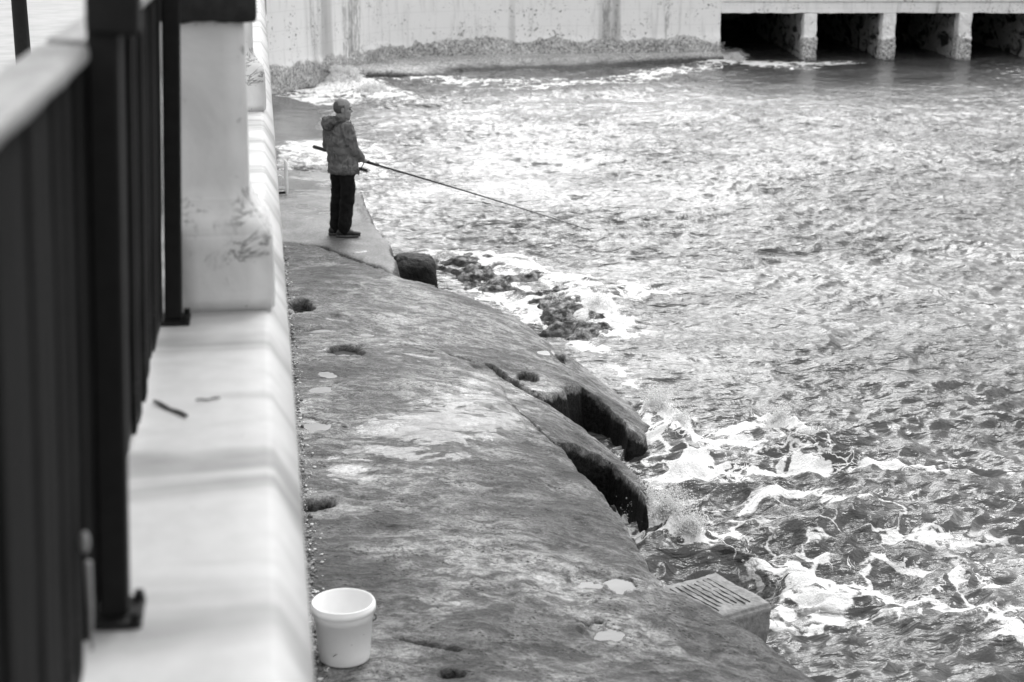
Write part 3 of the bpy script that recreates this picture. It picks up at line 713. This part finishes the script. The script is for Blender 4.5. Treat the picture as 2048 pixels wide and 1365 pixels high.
fw = link(grid_mesh('harbour_wall', XX, YY, ZZ, M['wall'])); tag(fw, 'tall white harbour wall with barnacled foot across the far side of the water', 'wall')
# footing that sticks out under the wall
i0 = int(np.argmin(abs(S-S[-1]*.235)))
seg = wp[i0:]; ns = nr[i0:]; s2 = S[i0:]
prof = np.array([(-.1, -.86), (.15, -.87), (.55, -.9), (.85, -.93), (1.05, -.99), (1.25, -1.1), (1.5, -1.25), (1.8, -1.5)])
pr = np.array([prof[int(k)]*(1-(k % 1))+prof[min(int(k)+1, 7)]*(k % 1) for k in np.arange(0, 7.01, .25)])
SS, PO = np.meshgrid(s2, pr[:, 0], indexing='ij'); PZ = np.repeat(pr[None, :, 1], len(s2), 0)
fade = sstep(0, .5, SS-s2[0])*(1-.75*sstep(s2[-1]-5, s2[-1]-.5, SS))
rg_ = fbm(SS*1.6, PO*2.4, 33, 5)
off = PO*(fade*2.0)+.05*rg_*(PO > .3); zz_ = PZ+.02+.05*fbm(SS*2.2, PO*3, 35, 5)*(PO > .5)+.01*rg_
XX = seg[:, 0][:, None]+ns[:, 0][:, None]*off; YY = seg[:, 1][:, None]+ns[:, 1][:, None]*off
toe_m = mat_wall('footing_rubble', 5., -1.0, -.885, .16)
link(grid_mesh('footing', XX, YY, zz_, toe_m), fw)
# bays
pier = empty('bay_structure', OW+Vector((0, 0, -WZ+0)), -YAW)
tag(pier, 'white concrete deck on columns with dark open bays at the water', 'pier')
pier.location = (OW.x, OW.y, 0)
k = .01391
cols = [(1605-1440)*k, (1762-1440)*k, (1913.5-1440)*k, (2066-1440)*k, (2220-1440)*k, (2374-1440)*k]
bm = bmesh.new(); add_box(bm, .0, 15, .0, .5, .2, .52, .012); rough(bm, .1, .012, 3, .008, 14)
for v in bm.verts:
    if v.co.z < .23: v.co.z += .035*max(0, mnoise.noise(v.co*2.3))+.015*mnoise.noise(v.co*9)
from_bm('beam', bm, M['pier'], pier)
bm = bmesh.new(); add_box(bm, -.02, 15, -.05, .5, .523, .60, .01); add_box(bm, .03, 15, .02, .5, .603, 2., .01); rough(bm, .15, .008, 4)
from_bm('parapet', bm, M['pier'], pier)
for i, c in enumerate(cols):
    bm = bmesh.new(); add_box(bm, c, c+.355, -.02, .45, -2.2, .198, .02); rough(bm, .07, .03, 4, .018, 17)
    for v in bm.verts:
        if v.co.z < -.45: v.co += Vector((v.normal.x*.03, v.normal.y*.03, 0))*(1+mnoise.noise(v.co*12))
    p = from_bm('column', bm, M['pier'], pier)
    bm = bmesh.new(); add_box(bm, c+.03, c+.32, .46, 13, -2.2, .196)
    rough(bm, .35, .05, 2); from_bm('bay_side_wall', bm, M['bay'], pier)
bm = bmesh.new(); add_box(bm, -.6, 15, .52, 13, .23, .5); from_bm('deck', bm, M['bay'], pier)
bm = bmesh.new(); add_box(bm, -.6, 15, 13.02, 13.3, -2.2, .5); from_bm('back_wall', bm, M['bay'], pier)
bm = bmesh.new(); add_box(bm, -.5, -.02, .05, 13, -2.2, .22); from_bm('bay_side_wall', bm, M['bay'], pier)

# ------------------------------------------------------------------ concrete block with grooves
bt = -.34
c0, c1, c2, c3 = [P(*q, bt) for q in ((1302, 1178), (1432, 1142), (1550, 1207), (1432, 1240))]
c3 = P(1425, 1243, bt)
bm = bmesh.new()
top = [c0, c1, c2, c3]; dn = [q+Vector((0, 0, -.24)) for q in top]
dn[2] += Vector((-.02, .01, -.02)); dn[3] += Vector((-.02, .02, 0))
vt = [bm.verts.new(q) for q in top]; vd = [bm.verts.new(q) for q in dn]
bm.faces.new(vt); bm.faces.new(vd[::-1])
for i in range(4): bm.faces.new((vt[i], vd[i], vd[(i+1) % 4], vt[(i+1) % 4]))
bmesh.ops.recalc_face_normals(bm, faces=bm.faces)
bmesh.ops.bevel(bm, geom=bm.edges[:], offset=.018, segments=3, affect='EDGES')
rough(bm, .02, .010, 9, .006, 28)
# dark strips laid over the uncut top stand in for grooves
e1 = (c1-c0); e2 = (c3-c0)
A_ = np.array([[e1.x, e2.x], [e1.y, e2.y]]); Ai = np.linalg.inv(A_)
for v in bm.verts:
    if v.co.z > bt-.03:
        s_, t_ = Ai @ np.array([v.co.x-c0.x, v.co.y-c0.y])
        pass
blk = from_bm('concrete_block', bm, M['block'], smooth=True)
tag(blk, 'pale concrete block with parallel grooves at the edge of the rock', 'block')
for i in range(9):
    s_ = .10+.082*i+random.uniform(-.006, .006); a = c0+e1*s_+e2*(.12+random.uniform(0, .04)); b = c0+e1*s_+e2*(.82+random.uniform(-.05, .03))
    # each groove ends before the far rim; the block widens to the sea side
    wd = (c2-c3-e1)*.8
    b = b+wd*s_
    bm = bmesh.new(); pts = []
    for j in range(15):
        q = a.lerp(b, j/14); q = q+Vector((.004*mnoise.noise(q*40), .004*mnoise.noise(q*40+Vector((5, 5, 5))), .0))
        pts.append(Vector((q.x, q.y, bt+.002)))
    add_tube(bm, pts, [.0032*(.5+.9*abs(mnoise.noise(q*25))+.3) for q in pts], 6)
    for v in bm.verts: v.co.z = bt+.002+(v.co.z-bt-.002)*.9
    from_bm('groove', bm, M['groove'], blk)

# dark boulder beside the slab corner
bm = bmesh.new(); c = P(828, 555, -.95)
add_ell(bm, (0, 0, 0), (.27, .42, .34), None, 40)
for v in bm.verts:
    v.co = Vector((math.copysign(abs(v.co.x/.27)**.6*.27, v.co.x), math.copysign(abs(v.co.y/.42)**.7*.42, v.co.y), math.copysign(abs(v.co.z/.34)**.55*.34, v.co.z)))
    v.co += v.co.normalized()*(.05*mnoise.noise(v.co*4)+.02*mnoise.noise(v.co*14))
o = from_bm('boulder', bm, M['boulder'], smooth=True); o.location = (c.x, c.y, -1.02)
tag(o, 'dark weedy boulder at the seaward corner of the concrete path', 'rock')

# ------------------------------------------------------------------ white bucket
bq = Pt(690, 1322); bz = rz(*bq)+.004
bk = empty('bucket', (bq[0], bq[1], bz)); tag(bk, 'empty white plastic bucket standing on the rock by the wall', 'bucket')
R0, R1, HB = .109, .131, .262
bm = bmesh.new()
prof = [(.0001, .006), (R0-.008, .006), (R0, .014)]+[(R0+(R1-R0)*i/10, .014+(HB-.05)*i/10) for i in range(1, 9)]
inner = [(R1-.002, HB), (R1-.005, HB-.004), (R0-.002, .02), (.0001, .018)]
add_lathe(bm, [(.0001, .004), (R0-.01, .004), (R0-.008, 0), (R0-.002, .002), (R0, .012), (R0+.014, HB*.72), (R0+.0175, HB*.725), (R1-.001, HB-.03), (R1-.001, HB), (R1-.005, HB), (R0-.003, .02), (.0001, .018)], 72)
from_bm('body', bm, M['bucket'], bk, True)
bm = bmesh.new(); add_lathe(bm, [(R1, HB-.036), (R1+.007, HB-.035), (R1+.007, HB-.012), (R1+.003, HB-.010), (R1+.003, HB-.002), (R1, HB+.001), (R1-.004, HB-.0005), (R1-.004, HB-.004)], 72)
from_bm('rim', bm, M['bucket'], bk, True)
bm = bmesh.new(); pts = []
for i in range(25):
    a = math.pi*i/24; pts.append(Vector((math.cos(a)*(R1+.006), -math.sin(a)*.105*-1, HB-.05-math.sin(a)*.115)))
hr = Matrix.Rotation(math.radians(-20), 3, 'Z')
pts = [hr @ Vector((p.x, p.y+.045*math.sin(math.pi*i/24), p.z)) for i, p in enumerate(pts)]
add_tube(bm, pts, .003, 8); from_bm('handle', bm, M['cord'], bk, True)
bm = bmesh.new(); a0, a1 = math.radians(-118), math.radians(-108)     # scuff
pts = [Vector(((R0+.003+z_*.06)*math.cos(a), (R0+.003+z_*.06)*math.sin(a), z_)) for a, z_ in [(a0+(a1-a0)*i/6, .055+.018*i/6) for i in range(7)]]
add_tube(bm, pts, [.0006, .0012, .0016, .0018, .0015, .001, .0006], 6); from_bm('scuff_mark', bm, M['cord'], bk)

# ------------------------------------------------------------------ white tubular frame at the wall foot
fb = P(573, 381, -.75); fr = empty('tube_frame', (fb.x, fb.y, float(zpath(fb.x, fb.y))-.0), 0)
tag(fr, 'white tubular metal frame standing against the sea wall behind the fisherman', 'frame')
bm = bmesh.new(); add_tube(bm, [(0, 0, 0), (0, 0, .02), (0, 0, .1), (.006, 0, .42), (.002, 0, .47), (-.012, 0, .5)], [.02, .02, .028, .028, .026, .016], 12)
from_bm('upright', bm, M['frame'], fr, True)
for z_, r_, nm in [(.41, .021, 'rung'), (.10, .024, 'rung'), (.035, .018, 'under_shade')]:
    bm = bmesh.new(); add_tube(bm, [(-.2, 0, z_-.01), (-.02, 0, z_), (-.002, 0, z_+.012)], r_, 10); from_bm(nm, bm, M['iron'] if nm == 'under_shade' else M['frame'], fr, True)  # lowest dark bar is added for the shade under the tubes
bm = bmesh.new(); add_tube(bm, [(-.2, .02, .27), (-.075, .02, .27), (-.05, .02, .255), (-.04, .02, .22), (-.04, .02, .13), (-.03, .02, .1)], .012, 10)
from_bm('inner_loop', bm, M['frame'], fr, True)

# ------------------------------------------------------------------ the fisherman
mp = P(698, 472, -.597); man = empty('person', mp, -YAW); man.scale = (1, 1, .957)
tag(man, 'balding man in camouflage hooded jacket and black trousers holding a fishing rod', 'person')
HX = Vector((.195, .05, .917)); BUTT = Vector((-.425, .38, 1.042)); rd = (HX-BUTT).normalized()
fc = Vector((.75, .66, 0)).normalized(); rt = Vector((fc.y, -fc.x, 0))
def chain(bm, pts, rad):          # tapered limb with round joints
    for i, (a, b) in enumerate(zip(pts[:-1], pts[1:])):
        a, b = Vector(a), Vector(b); n = 8
        add_tube(bm, [a.lerp(b, j/n) for j in range(n+1)], [rad[i]+(rad[i+1]-rad[i])*j/n for j in range(n+1)], 14)
    for p, r in zip(pts, rad): add_ell(bm, p, (r, r, r), None, 14)
def organic(name, bm, mat, parent, vox, sm=4, disp=None):
    o = from_bm(name, bm, mat, parent, True)
    m = o.modifiers.new('r', 'REMESH'); m.mode = 'VOXEL'; m.voxel_size = vox; m.use_smooth_shade = True
    s = o.modifiers.new('s', 'SMOOTH'); s.iterations = sm; s.factor = .5
    if disp:
        tx = bpy.data.textures.new('folds', 'CLOUDS'); tx.noise_scale = disp[1]; tx.noise_depth = 2
        dm = o.modifiers.new('d', 'DISPLACE'); dm.texture = tx; dm.strength = disp[0]; dm.mid_level = .5; dm.texture_coords = 'LOCAL'
    return o
sc_ = Vector((-.095, 0, 1.36)); pc_ = Vector((-.055, 0, .9))
SR = sc_+rt*.18+Vector((0, 0, -.02)); SLf = sc_-rt*.16+Vector((0, 0, -.02))
ER = Vector((.085, -.11, 1.085)); WR = Vector((.165, .02, .955))
EL = Vector((-.235, .15, 1.10)); HL = BUTT+rd*(((-.12)-BUTT.x)/rd.x); WL = HL+Vector((-.07, .0, .03))
hipR = pc_+rt*.09; hipL = pc_-rt*.09
ankR = Vector((-.045, -.07, .1)); ankL = Vector((-.155, .07, .1))
kR = Vector((.005, -.075, .49)); kL = Vector((-.12, .08, .49))
hc = Vector((-.032, .0, 1.552)); hf = Vector((.97, .22, 0)).normalized(); hr_ = Vector((hf.y, -hf.x, 0))   # head turned to the right
hrot = Matrix((hf, -hr_, Vector((0, 0, 1)))).transposed()     # columns: forward, left, up
def hp(f, l, z_): return hc+hf*f-hr_*l+Vector((0, 0, z_*1.14))
bm = bmesh.new()
add_ell(bm, hp(-.008, 0, .035), (.098, .078, .104), hrot)           # skull
add_ell(bm, hp(.03, 0, -.035), (.064, .062, .095), hrot)            # face
add_ell(bm, hp(.058, 0, -.096), (.032, .034, .026), hrot)           # chin
add_ell(bm, hp(.03, 0, -.07), (.055, .058, .045), hrot)             # jaw
add_ell(bm, hp(.082, 0, .022), (.016, .05, .012), hrot)             # brow
chain(bm, [hp(.09, 0, .006), hp(.108, 0, -.022)], [.008, .012])     # nose
add_ell(bm, hp(.1, .009, -.028), (.012, .01, .008), hrot); add_ell(bm, hp(.1, -.009, -.028), (.012, .01, .008), hrot)
add_ell(bm, hp(.086, 0, -.056), (.012, .024, .005), hrot); add_ell(bm, hp(.083, 0, -.068), (.013, .022, .006), hrot)   # lips
for s in (-1, 1):
    add_ell(bm, hp(-.012, s*.078, -.01), (.018, .008, .032), hrot); add_ell(bm, hp(-.008, s*.078, .012), (.018, .01, .012), hrot)
    add_ell(bm, hp(.05, s*.045, -.02), (.025, .02, .022), hrot)
chain(bm, [hp(-.02, 0, -.06), sc_+Vector((0, 0, .02))+fc*.0], [.062, .066])
chain(bm, [sc_, pc_], [.10, .11]); chain(bm, [SR, ER, WR], [.05, .04, .028]); chain(bm, [SLf, EL, WL], [.05, .04, .028])
chain(bm, [sc_+rt*.12, SR], [.06, .05]); chain(bm, [sc_-rt*.12, SLf], [.06, .05])
chain(bm, [hipR, kR, ankR], [.085, .055, .04]); chain(bm, [hipL, kL, ankL], [.085, .055, .04]); chain(bm, [hipR, hipL], [.09, .09])
def hand(bm, wr, pt, dirn, side):
    """palm from the wrist to the rod, four fingers curled round it, thumb on top"""
    n1 = rd; ax = (pt-wr).normalized(); ax = (ax-n1*ax.dot(n1)).normalized(); n2 = n1.cross(ax)
    palm = pt-ax*.022
    chain(bm, [wr, palm-n1*.012, palm+n1*.02], [.027, .026, .024]); add_ell(bm, palm, (.03, .03, .022))
    up = Vector((0, 0, 1)); up = (up-n1*up.dot(n1)).normalized(); bk_ = n1.cross(up)
    sgn = 1 if (pt-wr).dot(bk_) > 0 else -1
    for j, L in enumerate((.95, 1.05, 1., .82)):
        c = pt+n1*(.034-.022*j)
        pts = []
        for a in (200, 130, 60, 0, -60):
            a_ = math.radians(a)
            rr = .022*L**.5
            pts.append(c+bk_*(sgn*rr*math.cos(a_))+up*(-rr*math.sin(a_))*(-1))
        chain(bm, pts, [.0095, .009, .0085, .008, .007])
    chain(bm, [palm+n1*.03, pt+n1*.045+up*.012, pt+n1*.06+up*.018+bk_*sgn*.012], [.012, .0105, .009])
hand(bm, WR, HX, None, 1); hand(bm, WL, HL, None, -1)
body = organic('body', bm, M['skin'], man, .0052, 3)
# hair: short at the sides and back, bald on top
bm = bmesh.new(); add_ell(bm, hp(-.012, 0, .03), (.0985, .0805, .1035), hrot, 48)
kill = []
for v in bm.verts:
    q = v.co-hc; f, l, z_ = q.dot(hf), -q.dot(hr_), q.z/1.14
    v.co += (v.co-hp(-.012, 0, .03)).normalized()*.003*mnoise.noise(v.co*90)
    if z_ > (.062 if f > -.055 else .095) or f > .012+.12*(z_) or z_ < -.045-.3*(f if f > 0 else 0): kill.append(v)
bmesh.ops.delete(bm, geom=kill, context='VERTS')
hair = from_bm('hair', bm, M['hair'], man, True); sm_ = hair.modifiers.new('s', 'SOLIDIFY'); sm_.thickness = .004
for s in (-1, 1):
    bm = bmesh.new(); add_tube(bm, [hp(.096, s*.010, .020), hp(.092, s*.034, .026), hp(.078, s*.050, .02)], [.0045, .006, .003], 8)
    from_bm('eyebrow', bm, M['cord'], man, True)
    bm = bmesh.new(); add_ell(bm, hp(.0795, s*.03, .003), (.010, .011, .007), hrot, 12)
    from_bm('eye', bm, M['cord'], man, True)
# jacket
bm = bmesh.new(); zr = Matrix((rt, fc, Vector((0, 0, 1)))).transposed()
for z_, a, b, of in [(1.29, .175, .11, -.012), (1.28, .20, .13, -.008), (1.18, .205, .145, 0), (1.06, .205, .155, .008), (.95, .212, .165, .012), (.87, .208, .165, .012), (.85, .205, .162, .012)]:
    tt = (1.36-z_)/.46; c = sc_.lerp(pc_, min(tt, 1)); add_ell(bm, Vector((c.x, c.y, z_))+fc*of, (a, b, .085 if z_ < .9 else .14), zr, 28)
chain(bm, [sc_+rt*.07+Vector((0, 0, .035)), SR+Vector((0, 0, -.005))], [.075, .078]); chain(bm, [sc_-rt*.07+Vector((0, 0, .02)), SLf+Vector((0, 0, -.005))], [.075, .072])
chain(bm, [SR, ER, WR-(WR-ER)*.04], [.084, .073, .05]); chain(bm, [SLf, EL, WL-(WL-EL)*.1], [.074, .062, .05])
add_ell(bm, ER+Vector((.01, 0, -.03)), (.07, .06, .06)); chain(bm, [ER.lerp(WR, .5), WR-(WR-ER)*.1], [.068, .058])
jk = organic('jacket', bm, M['jacket'], man, .009, 5, (.028, .09))
bm = bmesh.new()      # ribbed hem
n = 40; rings = []
for z_, g in [(.845, -.004), (.835, .006), (.81, .010), (.785, .004), (.778, -.012), (.80, -.02)]:
    rings.append([bm.verts.new(pc_+fc*.012+rt*((.202+g)*math.cos(2*math.pi*k/n))+fc*((.162+g)*math.sin(2*math.pi*k/n))+Vector((0, 0, z_-.9+.004*math.sin(k*1.9)))) for k in range(n)])
for a, b in zip(rings[:-1], rings[1:]):
    for k in range(n): bm.faces.new((a[k], a[(k+1) % n], b[(k+1) % n], b[k]))
from_bm('hem', bm, M['hood'], man, True)
bm = bmesh.new()      # hood lying on the shoulders
hd = []
for i in range(13):
    a = math.radians(-130+260*i/12)+math.pi
    q = Vector((hc.x-.03, hc.y, 0))+fc*(math.cos(a)*.105-.02)+rt*(math.sin(a)*.115); q.z = 1.425-.03*math.cos((i-6)/6*2.2)*-1-.022*abs(i-6)/6
    hd.append(q)
chain(bm, hd, [.022]+[.034+.006*math.sin(i*2.3) for i in range(11)]+[.022])
add_ell(bm, sc_-fc*.115+Vector((0, 0, .06)), (.13, .07, .06), zr); add_ell(bm, sc_-fc*.15+Vector((0, 0, .01)), (.10, .045, .065), zr)
organic('hood', bm, M['hood'], man, .008, 3, (.035, .05))
bm = bmesh.new(); a = sc_+rt*.135+fc*.07; add_tube(bm, [a+Vector((.02, -.06, .075)), a+Vector((.02, -.085, .04)), a+Vector((.015, -.095, -.03))], [.006, .008, .007], 8)
from_bm('drawcord', bm, M['cord'], man, True)
# trousers
bm = bmesh.new()
add_ell(bm, pc_+Vector((.0, 0, -.03)), (.165, .135, .11), zr, 24)
chain(bm, [hipR+Vector((.0, 0, -.03)), kR, ankR+Vector((0, 0, .06)), ankR+Vector((.0, 0, -.02))], [.092, .088, .076, .068])
chain(bm, [hipL+Vector((.0, 0, -.03)), kL, ankL+Vector((0, 0, .06)), ankL+Vector((.0, 0, -.02))], [.092, .086, .074, .066])
organic('trousers', bm, M['trousers'], man, .01, 4, (.04, .1))
# shoes
for ak, dv, nm in ((ankR, Vector((.97, .05, 0)).normalized(), 'shoe'), (ankL, Vector((.93, .3, 0)).normalized(), 'shoe')):
    sv = Vector((dv.y, -dv.x, 0)); rot = Matrix((dv, -sv, Vector((0, 0, 1)))).transposed()
    b0 = Vector((ak.x, ak.y, 0)); bm = bmesh.new()
    add_ell(bm, b0-dv*.045+Vector((0, 0, .055)), (.05, .042, .05), rot); add_ell(bm, b0+dv*.03+Vector((0, 0, .055)), (.09, .043, .045), rot)
    add_ell(bm, b0+dv*.125+Vector((0, 0, .043)), (.068, .045, .032), rot); chain(bm, [b0-dv*.02+Vector((0, 0, .06)), b0-dv*.015+Vector((0, 0, .12))], [.045, .043])
    for v in bm.verts: v.co.z = max(v.co.z, .02)
    sh = organic('shoe', bm, M['shoe'], man, .006, 3)
    bm = bmesh.new(); out = []
    for i in range(32):
        a = 2*math.pi*i/32; L = .145*math.cos(a); wd_ = .047*math.sin(a)*(1-.12*math.cos(a*2)); out.append(b0+dv*(L+.045)+sv*wd_)
    lo = [bm.verts.new(q+Vector((0, 0, .001+.006*max(0, ((q-b0).dot(dv)-.13)/.06)))) for q in out]; hi = [bm.verts.new(q+Vector((0, 0, .028))-(q-b0-dv*.045)*.02) for q in out]
    bm.faces.new(lo[::-1]); bm.faces.new(hi)
    for i in range(32): bm.faces.new((lo[i], lo[(i+1) % 32], hi[(i+1) % 32], hi[i]))
    from_bm('sole', bm, M['sole'], sh, True)

# fishing rod: a thing of its own, held by the man
rodo = empty('fishing_rod', mp, -YAW); rodo.scale = (1, 1, .957); tag(rodo, 'long black fishing rod pointing out over the water', 'fishing rod')
L = 3.95/1.0; tipt = (2.80-BUTT.x)/rd.x
pts = [BUTT+rd*(tipt*i/30)+Vector((0, 0, -.05*(i/30)**3)) for i in range(31)]
bm = bmesh.new(); add_tube(bm, pts[1:], [.0185-.0140*(i/30)**.75 for i in range(1, 31)], 10); from_bm('blank', bm, M['rod'], rodo, True)
bm = bmesh.new(); add_tube(bm, [BUTT-rd*.01, BUTT, BUTT+rd*.17, BUTT+rd*.18], [.018, .024, .024, .019], 14); from_bm('grip', bm, M['rod'], rodo, True)
bm = bmesh.new(); add_tube(bm, [HX+rd*.06, HX+rd*.2], [.021, .020], 12); from_bm('foregrip', bm, M['rod'], rodo, True)
for f in (.31, .40, .50, .60, .69, .77, .84, .90, .95, .995):
    c = BUTT+rd*(tipt*f)+Vector((0, 0, -.05*f**3)); rr = .016*(1.25-f); dnv = Vector((0, 0, -1)); dnv = (dnv-rd*dnv.dot(rd)).normalized(); sdv = rd.cross(dnv)
    bm = bmesh.new(); cc = c+dnv*(rr+.012*(1.2-f)+.004)
    add_tube(bm, [cc+(dnv*math.cos(a)+sdv*math.sin(a))*rr for a in [2*math.pi*j/14 for j in range(15)]], .0018, 6, False)
    add_tube(bm, [c, cc-dnv*rr], .0022, 6)
    add_tube(bm, [c-rd*.018, c+rd*.018], .0155-.013*f, 10)
    from_bm('line_guide', bm, M['chrome'] if f in (.40, .50) else M['reel'], rodo, True)
dnv = Vector((0, 0, -1)); dnv = (dnv-rd*dnv.dot(rd)).normalized(); sdv = rd.cross(dnv)
rl = empty('reel', (0, 0, 0)); rl.parent = rodo
bm = bmesh.new(); rc = HX+dnv*.105+rd*.0
add_tube(bm, [HX-rd*.03+dnv*.016, HX+rd*.045+dnv*.016], .006, 8); add_tube(bm, [HX+dnv*.016, HX+dnv*.05-rd*.01, rc-rd*.03], [.007, .006, .009], 8)
add_tube(bm, [rc-rd*.055, rc-rd*.04, rc+rd*.0, rc+rd*.012], [.012, .024, .024, .018], 14); from_bm('reel_body', bm, M['reel'], rl, True)
bm = bmesh.new(); add_tube(bm, [rc+rd*.012, rc+rd*.018, rc+rd*.022, rc+rd*.05, rc+rd*.054, rc+rd*.062], [.018, .028, .022, .021, .027, .024], 18); from_bm('spool', bm, M['reel'], rl, True)
bm = bmesh.new(); add_tube(bm, [rc+rd*.062, rc+rd*.075], [.012, .011], 12); from_bm('drag_knob', bm, M['chrome'], rl, True)
bm = bmesh.new(); add_tube(bm, [rc+rd*.01+sdv*.03, rc+rd*.04+sdv*.038+dnv*.01, rc+rd*.06+dnv*.038, rc+rd*.035-sdv*.036+dnv*.01, rc+rd*.01-sdv*.03], .002, 6); from_bm('bail', bm, M['chrome'], rl, True)
bm = bmesh.new(); add_tube(bm, [rc-rd*.02, rc-rd*.02-sdv*.04, rc-rd*.02-sdv*.045+dnv*.05], .004, 8); add_ell(bm, rc-rd*.02-sdv*.055+dnv*.055, (.011, .011, .011), None, 10)
from_bm('crank', bm, M['reel'], rl, True)
